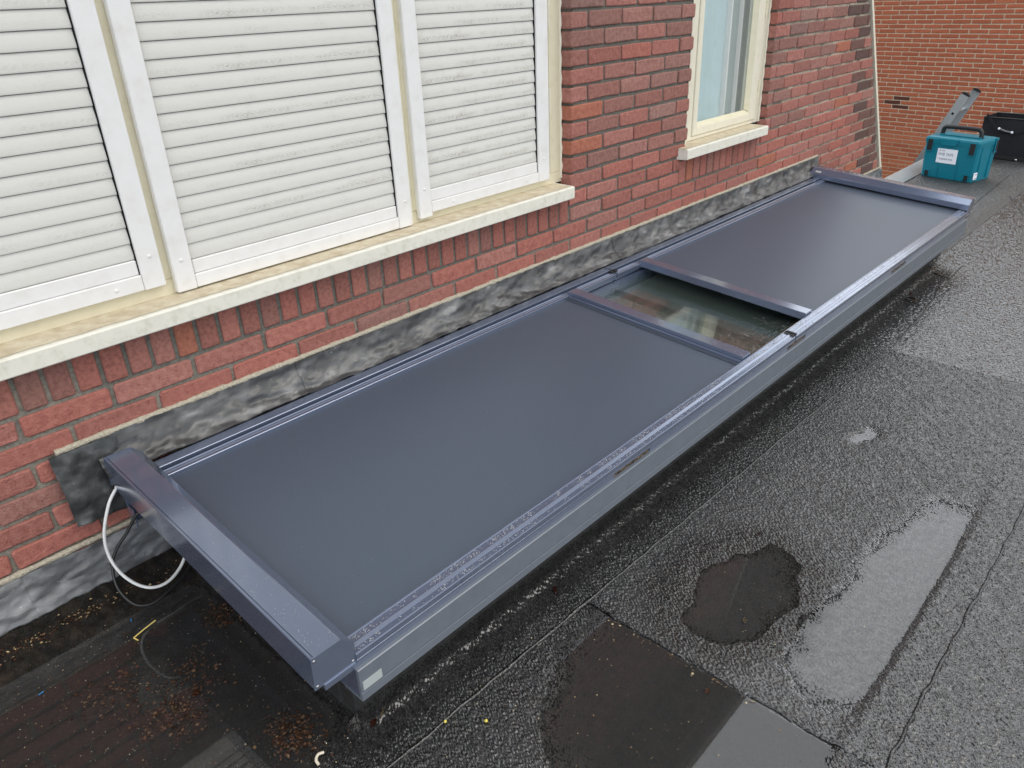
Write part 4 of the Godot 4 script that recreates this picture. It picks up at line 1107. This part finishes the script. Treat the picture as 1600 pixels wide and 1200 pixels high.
	for k in cnt:
		var u := rng.randf_range(0.10, L - 0.01)
		if nz_low.get_noise_2d(u * 3.0, 90.0) < -0.12 and rng.randf() < 0.8: continue
		var zone := rng.randf()
		var v := rng.randf_range(0.8680, 0.8825) if zone < 0.6 else rng.randf_range(0.8930, 0.9050)
		var nn := -0.0600 - (v - 0.8672) * 0.0858 + 0.0002 if zone < 0.6 else -0.0620 - (v - 0.8922) * 0.1 + 0.0002
		tfs.append([Vector3(X.call(u), nn, v), rng.randf_range(0.0006, 0.0019)])
	for k in (200 if near else 500):
		var v := rng.randf_range(0.02, 0.89)
		if near and rng.randf() > smoothstep(0.2, 0.8, v): continue
		tfs.append([Vector3(X.call(rng.randf_range(0.010, 0.064)), 0.0001, v), rng.randf_range(0.0005, 0.0014 if near else 0.0026)])
	for k in 70: tfs.append([Vector3(X.call(rng.randf_range(b0 + 0.012, b0 + 0.058)), -0.0470, 0.10 + 0.75 * sqrt(rng.randf())), rng.randf_range(0.0006, 0.0016)])
	for k in 260:
		var u := rng.randf_range(0.12, b0 - 0.03); var v := rng.randf_range(0.12, 0.85)
		tfs.append([Vector3(X.call(u), -0.0690 - 0.0022 * sin(PI * (u - 0.06) / (bar_u - 0.06)) * sin(PI * (v - 0.0925) / 0.7755) + 0.0004, v), rng.randf_range(0.0005, 0.0014)])
	var mm := MultiMesh.new(); mm.transform_format = MultiMesh.TRANSFORM_3D; mm.mesh = dm.mesh(); mm.instance_count = tfs.size()
	for k in tfs.size():
		mm.set_instance_transform(k, Transform3D(Basis.from_scale(Vector3.ONE * tfs[k][1]), tfs[k][0]))
	var mi := MultiMeshInstance3D.new(); mi.name = "rain_drops"; mi.multimesh = mm; mi.material_override = M.rain_drop
	mi.set_meta("kind", "stuff"); s.add_child(mi)

# ---------------------------------------------------------------- cables
func curve(pts: Array, n := 8) -> Array:
	var out := []
	for i in pts.size() - 1:
		var a: Vector3 = pts[maxi(i - 1, 0)]; var b: Vector3 = pts[i]; var c: Vector3 = pts[i + 1]; var d: Vector3 = pts[mini(i + 2, pts.size() - 1)]
		for k in n: out.append(b.cubic_interpolate(c, a, d, float(k) / n))
	out.append(pts[pts.size() - 1])
	return out

func build_cables() -> void:
	var w := thing("white_cable", "thin white cable looping from the grey cassette to the roof", "cable", Transform3D(Basis(), Vector3(0.2, 0, 0.06)))
	var b := MB.new()
	b.tube(curve([Vector3(0.013, 0.336, 0.0), Vector3(0.006, 0.334, 0.012), Vector3(-0.022, 0.305, 0.02), Vector3(-0.052, 0.235, 0.02), Vector3(-0.060, 0.170, 0.022), Vector3(-0.052, 0.115, 0.040), Vector3(-0.030, 0.075, 0.066), Vector3(0.0, 0.055, 0.086), Vector3(0.04, 0.050, 0.088), Vector3(0.085, 0.060, 0.070), Vector3(0.125, 0.085, 0.045)]), 0.0042, 12)
	put("sheath", b.mesh(), M.white_cable, w)
	var g := MB.new(); g.tube([Vector3(0.0095, 0.3365, 0.0), Vector3(0.003, 0.333, 0.011)], 0.0062, 12); put("grommet", g.mesh(), M.black_cable, w)
	var k := thing("black_cable", "thin black cable hanging behind the white one", "cable", Transform3D(Basis(), Vector3(0.2, 0, 0.06)))
	b = MB.new()
	b.tube(curve([Vector3(0.050, 0.240, 0.012), Vector3(0.035, 0.232, 0.006), Vector3(0.001, 0.190, 0.0), Vector3(-0.033, 0.159, 0.0), Vector3(-0.058, 0.125, 0.012), Vector3(-0.070, 0.075, 0.045), Vector3(-0.055, 0.035, 0.085), Vector3(-0.020, 0.022, 0.102), Vector3(0.03, 0.028, 0.098), Vector3(0.085, 0.035, 0.080), Vector3(0.13, 0.05, 0.05)]), 0.0042, 10)
	put("sheath", b.mesh(), M.black_cable, k)
	# end bracket of the wall rail, seen under the cassette
	var br := thing("rail_bracket", "dark blue metal angle under the cassette against the wall", "bracket", Transform3D(Basis(), Vector3(0.232, 0.19, 0.012)))
	var bb := MB.new(); bb.box(Vector3(0, 0.0, 0.012), Vector3(0.07, 0.115, 0.016), 0.001); bb.box(Vector3(0, 0.0, 0.0165), Vector3(0.004, 0.06, 0.05), 0.001)
	put("angle", bb.mesh(), M.anthracite, br)

# ---------------------------------------------------------------- toolbox, bag, ladder
func build_toolbox() -> void:
	var d := Vector3(-0.2169, 0, 0.9762)
	var t := thing("toolbox", "teal plastic toolbox with black handle and handwritten white note", "toolbox", Transform3D(Basis(d, Vector3.UP, Vector3(-0.9762, 0, -0.2169)), Vector3(6.489, 0.006, 0.289)))
	var hw := 0.212; var dp := 0.285
	# body (front face at local z = 0, depth behind it), narrower at the foot
	var body := MB.new()
	var ring := func(y: float, inset: float) -> Array:
		var c := 0.012
		var xa := -hw + inset; var xb := hw - inset; var za := -dp + inset; var zb := -inset
		return [Vector3(xa + c, y, zb), Vector3(xb - c, y, zb), Vector3(xb, y, zb - c), Vector3(xb, y, za + c), Vector3(xb - c, y, za), Vector3(xa + c, y, za), Vector3(xa, y, za + c), Vector3(xa, y, zb - c)]
	var rings := [ring.call(0.0, 0.014), ring.call(0.004, 0.010), ring.call(0.262, 0.004)]
	for r in rings.size() - 1:
		for i in 8: body.quad(rings[r][i], rings[r][(i + 1) % 8], rings[r + 1][(i + 1) % 8], rings[r + 1][i])
	for i in range(1, 7): body.tri(rings[0][0], rings[0][i + 1], rings[0][i])
	put("body", body.mesh(), M.teal_plastic, t)
	# front ribs and foot recesses
	var rib := MB.new()
	rib.box(Vector3(-0.205, 0.262, -dp), Vector3(0.205, 0.266, -0.0035))
	rib.box(Vector3(-0.075, 0.012, -0.0085), Vector3(-0.072, 0.16, -0.0045), 0.001); rib.box(Vector3(0.072, 0.012, -0.0085), Vector3(0.075, 0.16, -0.0045), 0.001)
	for x in [-0.175, 0.135]:
		rib.box(Vector3(x, 0.006, -0.0098), Vector3(x + 0.005, 0.05, -0.003), 0.001); rib.box(Vector3(x + 0.037, 0.006, -0.0098), Vector3(x + 0.042, 0.05, -0.003), 0.001); rib.box(Vector3(x, 0.05, -0.0098), Vector3(x + 0.042, 0.054, -0.003), 0.001)
	put("rib", rib.mesh(), M.teal_plastic, t)
	var foot := MB.new()
	for x in [-0.169, 0.141]: foot.box(Vector3(x, 0.008, -0.012), Vector3(x + 0.030, 0.049, -0.0075))
	put("foot_recess", foot.mesh(), M.dark_rubber, t)
	# lid with its sloped rim and front tongue
	var lid := MB.new()
	var lr := [ring.call(0.262, 0.0), ring.call(0.292, -0.002), ring.call(0.306, 0.004), ring.call(0.312, 0.020)]
	for r in lr.size() - 1:
		for i in 8: lid.quad(lr[r][i], lr[r][(i + 1) % 8], lr[r + 1][(i + 1) % 8], lr[r + 1][i])
	for i in range(1, 7): lid.tri(lr[3][0], lr[3][i], lr[3][i + 1]); lid.tri(lr[0][0], lr[0][i + 1], lr[0][i])
	put("lid", lid.mesh(), M.teal_light, t)
	var tg := MB.new()
	tg.prism([Vector2(-0.075, 0.300), Vector2(-0.058, 0.262), Vector2(-0.045, 0.255), Vector2(0.045, 0.255), Vector2(0.058, 0.262), Vector2(0.075, 0.300)], func(p, q): return Vector3(p.x - 0.02, p.y, q), -0.002, 0.008)
	put("tongue", tg.mesh(), M.teal_light, t)
	for x in [-0.185, 0.142]:
		var lb := MB.new(); lb.box(Vector3(x, 0.205, -0.006), Vector3(x + 0.040, 0.290, 0.004), 0.003)
		var lm := put("latch", lb.mesh(), M.black_plastic, t)
		var lf := MB.new(); lf.box(Vector3(x - 0.006, 0.198, -0.006), Vector3(x + 0.046, 0.2045, 0.005), 0.002); lf.box(Vector3(x - 0.006, 0.205, -0.006), Vector3(x - 0.0005, 0.295, 0.003), 0.001); lf.box(Vector3(x + 0.0405, 0.205, -0.006), Vector3(x + 0.046, 0.295, 0.003), 0.001)
		put("latch_frame", lf.mesh(), M.teal_plastic, lm)
	# side latch and ribs on the end facing the open roof
	var sl := MB.new()
	for z in [-0.06, -0.20]: sl.box(Vector3(hw - 0.010, 0.02, z - 0.006), Vector3(hw + 0.001, 0.26, z), 0.002)
	sl.box(Vector3(hw + 0.002, 0.20, -0.26), Vector3(hw + 0.010, 0.31, -0.225), 0.003)
	put("side_rib", sl.mesh(), M.teal_light, t)
	var ss := MB.new(); ss.box(Vector3(hw + 0.0105, 0.215, -0.252), Vector3(hw + 0.012, 0.295, -0.233)); put("side_slot", ss.mesh(), M.black_plastic, t)
	# handle
	var hb := MB.new()
	hb.tube(curve([Vector3(-0.150, 0.308, -0.125), Vector3(-0.146, 0.345, -0.124), Vector3(-0.138, 0.366, -0.122), Vector3(-0.115, 0.374, -0.120), Vector3(0.0, 0.376, -0.120), Vector3(0.115, 0.374, -0.120), Vector3(0.138, 0.366, -0.122), Vector3(0.146, 0.345, -0.124), Vector3(0.150, 0.308, -0.125)], 5), 0.0165, 10)
	var hm := put("handle", hb.mesh(), M.black_plastic, t)
	var hs := MB.new(); hs.box(Vector3(-0.16, 0.3125, -0.16), Vector3(0.16, 0.320, -0.09), 0.004); put("handle_seat", hs.mesh(), M.teal_light, hm)
	# note and sticker
	var nb := MB.new(); nb.box(Vector3(-0.098, 0.120, -0.0068), Vector3(0.058, 0.228, -0.0035)); 
	var note := put("note", nb.mesh(), M.paper, t)
	for ln in [["JL ms", -0.085, 0.204, 0.015], ["VHB TAPE", -0.088, 0.170, 0.022], ["+ toebehoren", -0.092, 0.140, 0.016]]:
		var tm := TextMesh.new(); tm.text = ln[0]; tm.font_size = 16; tm.pixel_size = ln[3] / 13.0; tm.depth = 0.0006
		var fo := SystemFont.new(); fo.font_names = PackedStringArray(["Droid Sans"]); fo.font_italic = true; tm.font = fo
		tm.horizontal_alignment = HORIZONTAL_ALIGNMENT_LEFT; tm.vertical_alignment = VERTICAL_ALIGNMENT_BOTTOM
		put("handwriting", tm, M.ink, note, Transform3D(Basis(), Vector3(ln[1], ln[2], -0.0032)))
	var st := MB.new(); st.box(Vector3(hw - 0.004, 0.025, -0.055), Vector3(hw + 0.0015, 0.075, -0.010)); var sk := put("sticker", st.mesh(), M.paper, t)
	var sp := MB.new(); sp.box(Vector3(hw + 0.001, 0.058, -0.045), Vector3(hw + 0.0022, 0.066, -0.030)); sp.box(Vector3(hw + 0.001, 0.032, -0.050), Vector3(hw + 0.0022, 0.036, -0.015)); put("sticker_print", sp.mesh(), M.ink, sk)

func build_bag() -> void:
	var t := thing("black_bag", "black open tote bag with carrying strap behind the toolbox", "bag", Transform3D(Basis.from_euler(Vector3(0, -0.10, 0)), Vector3(7.53, 0.006, 0.30)))
	var b := MB.new()
	# four soft walls and a floor, open at the top
	var wall := func(p0: Vector3, p1: Vector3, out: Vector3) -> void:
		var n := 14; var m := 8
		for i in n:
			for k in m:
				var q := []
				for ik in [[i, k], [i + 1, k], [i + 1, k + 1], [i, k + 1]]:
					var s: float = float(ik[0]) / n; var h: float = float(ik[1]) / m
					var p := p0.lerp(p1, s) + Vector3(0, 0.335 * h, 0)
					p += out * (0.012 * sin(PI * s) * sin(PI * h) + 0.005 * nz_lead.get_noise_2d(s * 3 + p0.x, h * 2 + p0.z) * sin(PI * s))
					q.append(p)
				b.quad(q[0], q[1], q[2], q[3])
				b.quad(q[1] - out * 0.006, q[0] - out * 0.006, q[3] - out * 0.006, q[2] - out * 0.006)
	var c := [Vector3(0, 0, -0.06), Vector3(0, 0, 0.52), Vector3(0.30, 0, 0.52), Vector3(0.30, 0, -0.06)]
	wall.call(c[0], c[1], Vector3(-1, 0, 0)); wall.call(c[1], c[2], Vector3(0, 0, 1)); wall.call(c[2], c[3], Vector3(1, 0, 0)); wall.call(c[3], c[0], Vector3(0, 0, -1))
	b.box(Vector3(0.008, 0.004, -0.052), Vector3(0.292, 0.012, 0.512))
	put("sack", b.mesh(), M.black_cloth, t)
	var r := MB.new()
	for e in [[Vector3(-0.006, 0.330, -0.066), Vector3(0.008, 0.342, 0.526)], [Vector3(0.292, 0.330, -0.066), Vector3(0.306, 0.342, 0.526)], [Vector3(0.009, 0.330, -0.066), Vector3(0.291, 0.342, -0.052)], [Vector3(0.009, 0.330, 0.512), Vector3(0.291, 0.342, 0.526)]]: r.box(e[0], e[1], 0.004)
	put("rim", r.mesh(), M.black_plastic, t)
	var bs := MB.new(); bs.box(Vector3(-0.012, 0.004, -0.066), Vector3(-0.0075, 0.035, 0.526), 0.002); put("base_band", bs.mesh(), M.black_plastic, t)
	# strap sagging across the front
	var s := MB.new(); var pts := curve([Vector3(0.02, 0.345, -0.05), Vector3(-0.014, 0.352, -0.035), Vector3(-0.024, 0.310, 0.010), Vector3(-0.028, 0.262, 0.055), Vector3(-0.028, 0.245, 0.12), Vector3(-0.028, 0.235, 0.20), Vector3(-0.026, 0.262, 0.27), Vector3(-0.020, 0.310, 0.36), Vector3(-0.012, 0.345, 0.44)], 6)
	for i in pts.size() - 1:
		var u := Vector3(0, 0.017, 0); var a: Vector3 = pts[i]; var e: Vector3 = pts[i + 1]
		s.quad(a - u, e - u, e + u, a + u); s.quad(e - u + Vector3(0.004, 0, 0), a - u + Vector3(0.004, 0, 0), a + u + Vector3(0.004, 0, 0), e + u + Vector3(0.004, 0, 0))
		s.quad(a + u, e + u, e + u + Vector3(0.004, 0, 0), a + u + Vector3(0.004, 0, 0)); s.quad(e - u, a - u, a - u + Vector3(0.004, 0, 0), e - u + Vector3(0.004, 0, 0))
	var sm := put("strap", s.mesh(), M.black_cloth, t)
	var bk := MB.new(); bk.tube([Vector3(-0.034, 0.256, 0.085), Vector3(-0.034, 0.240, 0.135), Vector3(-0.034, 0.232, 0.195)], 0.0075, 8); put("grip", bk.mesh(), M.zinc, sm)
	for e in [[0.086, 0.256], [0.190, 0.2335]]:
		var en := MB.new(); en.dome(Vector3(-0.036, e[1], e[0]), Vector3(-1, 0, 0), 0.011, 0.008); put("grip_end", en.mesh(), M.paper, sm)
	var ft := MB.new(); ft.dome(Vector3(-0.008, 0.012, 0.262), Vector3(-1, 0, 0), 0.010, 0.008); put("stud", ft.mesh(), M.steel, t)
	# dark container behind, cut by the picture edge
	var k := thing("dark_container", "tall dark green container with pale rim behind the black bag", "container", Transform3D(Basis(), Vector3(7.92, 0.006, 0.60)))
	var kb := MB.new()
	kb.prism([Vector2(0.0, 0.0), Vector2(0.34, 0.0), Vector2(0.36, 0.44), Vector2(-0.055, 0.44)], func(p, q): return Vector3(q, p.y, p.x - 0.08), 0.0, 0.30)
	put("tub", kb.mesh(), mat("dark_green", lin(0.008, 0.016, 0.014), 0.4), k)
	var kr := MB.new(); kr.box(Vector3(-0.010, 0.4405, -0.150), Vector3(0.31, 0.462, 0.30), 0.004); put("rim", kr.mesh(), M.aluminium, k)

func build_ladder() -> void:
	var dir := Vector3(0, 0.574 + 0.01, 0.13 + 0.13).normalized()
	var top := Vector3(7.10, 0.574, 0.130)
	var nrm := Vector3(0, -dir.z, dir.y)     # across the stile, in the leaning plane
	var t := thing("ladder", "aluminium ladder leaning over the roof edge behind the toolbox", "ladder", Transform3D(Basis(Vector3(1, 0, 0), dir, Vector3(1, 0, 0).cross(dir)), top))
	# local: x across, y up along the stiles, z away from the leaning face
	for x in [0.0, 0.315]:
		var b := MB.new()
		b.prism([Vector2(0, 0), Vector2(0.024, 0), Vector2(0.024, 0.006), Vector2(0.004, 0.008), Vector2(0.004, 0.060), Vector2(0.024, 0.062), Vector2(0.024, 0.068), Vector2(0, 0.068)] if x == 0.0 else [Vector2(0.024, 0), Vector2(0, 0), Vector2(0, 0.006), Vector2(0.020, 0.008), Vector2(0.020, 0.060), Vector2(0, 0.062), Vector2(0, 0.068), Vector2(0.024, 0.068)], func(p, q): return Vector3(x + p.x, q, p.y), -3.4, 0.0)
		var st := put("stile", b.mesh(), M.aluminium, t)
		var c := MB.new(); c.prism([Vector2(0.0, -0.002), Vector2(0.07, -0.002), Vector2(0.068, 0.006), Vector2(0.052, 0.016), Vector2(0.034, 0.019), Vector2(0.016, 0.016), Vector2(0.0, 0.006)], func(p, q): return Vector3(q, p.y + 0.0005, p.x - 0.001), x - 0.0012, x + 0.0252)
		put("end_cap", c.mesh(), M.black_plastic, st)
	for k in 12:
		var y := -0.160 - 0.28 * k
		var b := MB.new(); b.box(Vector3(-0.0015, y - 0.014, 0.020), Vector3(0.3405, y + 0.014, 0.048), 0.004)
		var r := put("rung", b.mesh(), M.aluminium, t)
		var h := MB.new(); h.box(Vector3(-0.0026, y - 0.009, 0.025), Vector3(-0.0016, y + 0.009, 0.043)); put("rung_hole", h.mesh(), M.dark_gap, r)

# ---------------------------------------------------------------- leaves and litter
func leaf_mesh(len_: float, wid: float, sd: int, curl := 0.3) -> ArrayMesh:
	var r := RandomNumberGenerator.new(); r.seed = sd
	var b := MB.new(); var n := 6
	var L := []; var R := []; var C := []
	for i in n + 1:
		var t := float(i) / n
		var w := wid * sin(PI * (0.08 + 0.88 * t)) * r.randf_range(0.75, 1.1) * 0.5
		var y := len_ * curl * 0.3 * sin(PI * t) + r.randf_range(0, 0.0015)
		C.append(Vector3(len_ * (t - 0.5), y, 0)); L.append(Vector3(len_ * (t - 0.5), y + w * curl, w)); R.append(Vector3(len_ * (t - 0.5), y + w * curl * 0.6, -w))
	for i in n:
		b.quad(C[i], L[i], L[i + 1], C[i + 1]); b.quad(R[i], C[i], C[i + 1], R[i + 1])
		b.quad(L[i], C[i], C[i + 1], L[i + 1]); b.quad(C[i], R[i], R[i + 1], C[i + 1])
	return b.mesh()

func drop_leaf(called: String, label: String, cat: String, m: Material, x: float, z: float, len_: float, wid: float, turn: float, sd: int, curl := 0.3) -> void:
	var y := maxf(macro(x, z), 0.0) + 0.001
	var o := put(called, leaf_mesh(len_, wid, sd, curl), m, self, Transform3D(Basis.from_euler(Vector3(0, turn, 0)), Vector3(x, y, z)))
	tag(o, label, cat)

func build_debris() -> void:
	# straw stalk
	var t := thing("straw_stalk", "yellow straw stalk lying in the brown puddle", "stalk", Transform3D(Basis(), Vector3(0.13, 0.0035, 0.22)))
	var b := MB.new(); b.tube([Vector3(-0.030, 0.0, 0.007), Vector3(0.0, 0.0015, -0.001), Vector3(0.034, 0.001, -0.010)], 0.0019, 7); put("stem", b.mesh(), M.straw, t)
	b = MB.new(); b.tube([Vector3(-0.030, 0.0, 0.007), Vector3(-0.026, 0.0, 0.024)], 0.0018, 6); put("side_shoot", b.mesh(), M.straw, t)
	b = MB.new(); b.box(Vector3(-0.006, 0.0, -0.0012), Vector3(0.006, 0.0016, 0.0012), 0.0004)
	var bm := b.mesh()
	tag(put("plastic_sliver", bm, M.blue_plastic, self, Transform3D(Basis.from_euler(Vector3(0, 1.2, 0)), Vector3(0.123, 0.002, 0.157))), "blue plastic sliver beside the yellow straw stalk", "sliver", "blue plastic slivers")
	tag(put("plastic_sliver", bm, M.blue_plastic, self, Transform3D(Basis.from_euler(Vector3(0, 0.2, 0)), Vector3(-0.122, 0.002, 0.233))), "blue plastic sliver nearest the picture edge", "sliver", "blue plastic slivers")
	b = MB.new(); b.tube(curve([Vector3(-0.012, 0.004, 0.010), Vector3(-0.010, 0.006, -0.002), Vector3(0.0, 0.007, -0.009), Vector3(0.012, 0.005, -0.006)], 5), 0.0032, 7)
	tag(put("curled_husk", b.mesh(), M.shell_white, self, Transform3D(Basis(), Vector3(0.214, 0.003, 0.884))), "white curled husk below the skylight corner", "husk")
	drop_leaf("leaf", "orange leaf flat in the brown puddle", "leaf", M.leaf_orange, 0.122, 0.512, 0.022, 0.018, 0.6, 1, 0.1)
	drop_leaf("leaf", "dark red leaf on the strip beside the cladding", "leaf", M.leaf_red, 0.925, 0.935, 0.030, 0.012, 0.9, 2)
	drop_leaf("leaf", "reddish leaf scrap by the skylight corner", "leaf", M.leaf_red, 0.340, 0.905, 0.026, 0.013, 0.4, 3)
	drop_leaf("leaf", "pale leaf scrap by the skylight corner", "leaf", M.leaf_pale, 0.368, 0.900, 0.022, 0.008, 0.7, 4)
	drop_leaf("leaf", "long brown leaf beside the far cladding", "leaf", M.leaf_brown, 3.64, 0.958, 0.085, 0.020, 0.9, 5, 0.5)
	drop_leaf("leaf", "small orange leaf beside the far cladding", "leaf", M.leaf_orange, 3.744, 0.925, 0.024, 0.016, 0.3, 6)
	drop_leaf("leaf", "pale leaf at the edge of the dark puddle", "leaf", M.leaf_pale, 1.155, 1.365, 0.022, 0.012, 0.5, 7)
	drop_leaf("leaf", "orange leaf scrap near the lap seam puddle", "leaf", M.leaf_orange, 0.90, 1.405, 0.018, 0.011, 0.2, 8)
	drop_leaf("twig", "thin reddish twig on the wet roof above the dark puddle", "twig", M.leaf_red, 1.50, 1.235, 0.050, 0.004, -0.2, 9)
	drop_leaf("twig", "pale grass blade on the lap seam", "twig", M.leaf_pale, 2.06, 1.02, 0.055, 0.003, 0.1, 10)
	drop_leaf("leaf", "dark dead leaf on the far roof beyond the toolbox", "leaf", M.leaf_brown, 7.05, 0.78, 0.14, 0.035, 1.2, 11, 0.5)
	for q in [[0.45, 1.015, "yellow seed on the seam bead"], [0.511, 1.082, "yellow seed on the wet felt past the seam"]]:
		var sb := MB.new(); sb.dome(Vector3(0, 0, 0), Vector3(0, 1, 0), 0.0042, 0.004, 8, 3)
		tag(put("seed", sb.mesh(), M.yellow_seed, self, Transform3D(Basis(), Vector3(q[0], macro(q[0], q[1]) + 0.0015, q[1]))), q[2], "seed", "yellow seeds")
	for q in [[1.06, 1.575, 0.0045], [0.985, 1.49, 0.006], [1.36, 1.46, 0.0035], [1.42, 1.60, 0.003]]: pass
	# rotting leaf clumps and fine litter nobody could count
	var lb := MB.new(); lb.use_c = true
	var cols := [Color(0.055, 0.022, 0.010), Color(0.09, 0.035, 0.015), Color(0.035, 0.020, 0.010), Color(0.16, 0.09, 0.045), Color(0.30, 0.20, 0.10), Color(0.45, 0.36, 0.20)]
	var flake := func(x: float, z: float, r: float, c: Color, up := 0.0) -> void:
		var y := maxf(macro(x, z), -0.0025) + up
		lb.col = c
		var a := rng.randf() * TAU; var e := rng.randf_range(0.3, 1.0)
		var u := Vector3(cos(a), rng.randf_range(-0.3, 0.3), sin(a)) * r; var v := Vector3(-sin(a), rng.randf_range(-0.3, 0.3), cos(a)) * r * e
		var p := Vector3(x, y + 0.0015, z)
		lb.quad(p - u * 0.9, p + v, p + u, p - v * 0.8)
	for cl in [[0.208, 0.779, 0.055, 560], [0.063, 0.524, 0.08, 420], [0.289, 0.325, 0.045, 220], [0.16, 0.46, 0.07, 160], [0.00, 0.36, 0.09, 220]]:
		for k in cl[3]:
			var r: float = cl[2] * sqrt(-2.0 * log(maxf(rng.randf(), 1e-4))) * 0.5; var a := rng.randf() * TAU
			flake.call(cl[0] + r * cos(a), cl[1] + r * sin(a) * 1.2, rng.randf_range(0.0015, 0.0058), cols[rng.randi() % 4] * rng.randf_range(0.35, 1.0), rng.randf_range(0.0, 0.004))
	for k in 520:
		var x := rng.randf_range(-0.35, 0.30)
		var z := 0.078 + rng.randfn(0.0, 0.010)
		var dens := 1.0 if x < 0.08 else 0.35
		if rng.randf() < dens: flake.call(x, z, rng.randf_range(0.0012, 0.005), cols[rng.randi() % 6] * rng.randf_range(0.7, 1.2), rng.randf_range(0, 0.003))
	for k in 1500:
		var x := rng.randf_range(-0.4, 0.32); var z := rng.randf_range(0.1, 0.95)
		flake.call(x, z, rng.randf_range(0.0006, 0.0024), cols[(rng.randi() % 6) if rng.randf() < 0.5 else (rng.randi() % 3)] * rng.randf_range(0.7, 1.3), rng.randf_range(0, 0.003))
	for k in 520:
		# pale crumbs afloat
		var x := rng.randf_range(-0.4, 0.34); var z := rng.randf_range(0.13, 0.92)
		if nz_low.get_noise_2d(x * 4.0, z * 4.0) > -0.15: flake.call(x, z, rng.randf_range(0.0006, 0.0017), Color(0.55, 0.50, 0.40) * rng.randf_range(0.5, 1.3), 0.0035)
	for k in 420:
		var x := rng.randf_range(0.3, 0.95); var z := rng.randf_range(1.0, 1.75)
		flake.call(x, z, rng.randf_range(0.0006, 0.0022), cols[1 + rng.randi() % 5] * rng.randf_range(0.8, 1.6), 0.003)
	for k in 420:
		var x := rng.randf_range(0.95, 2.2); var z := rng.randf_range(1.1, 1.9)
		flake.call(x, z, rng.randf_range(0.0005, 0.0016), cols[3 + rng.randi() % 3] * rng.randf_range(0.8, 1.6), 0.001)
	for k in 60:
		flake.call(0.945 - absf(rng.randfn(0.0, 0.012)), rng.randf_range(1.1, 1.5), rng.randf_range(0.001, 0.004), cols[2 + rng.randi() % 4], 0.002)
	var lo := put("leaf_litter", lb.mesh(), M.litter); tag(lo, "rotted leaf crumbs and grit strewn over the wet roof", "litter", "", "stuff")
	print("done ", Time.get_ticks_msec())
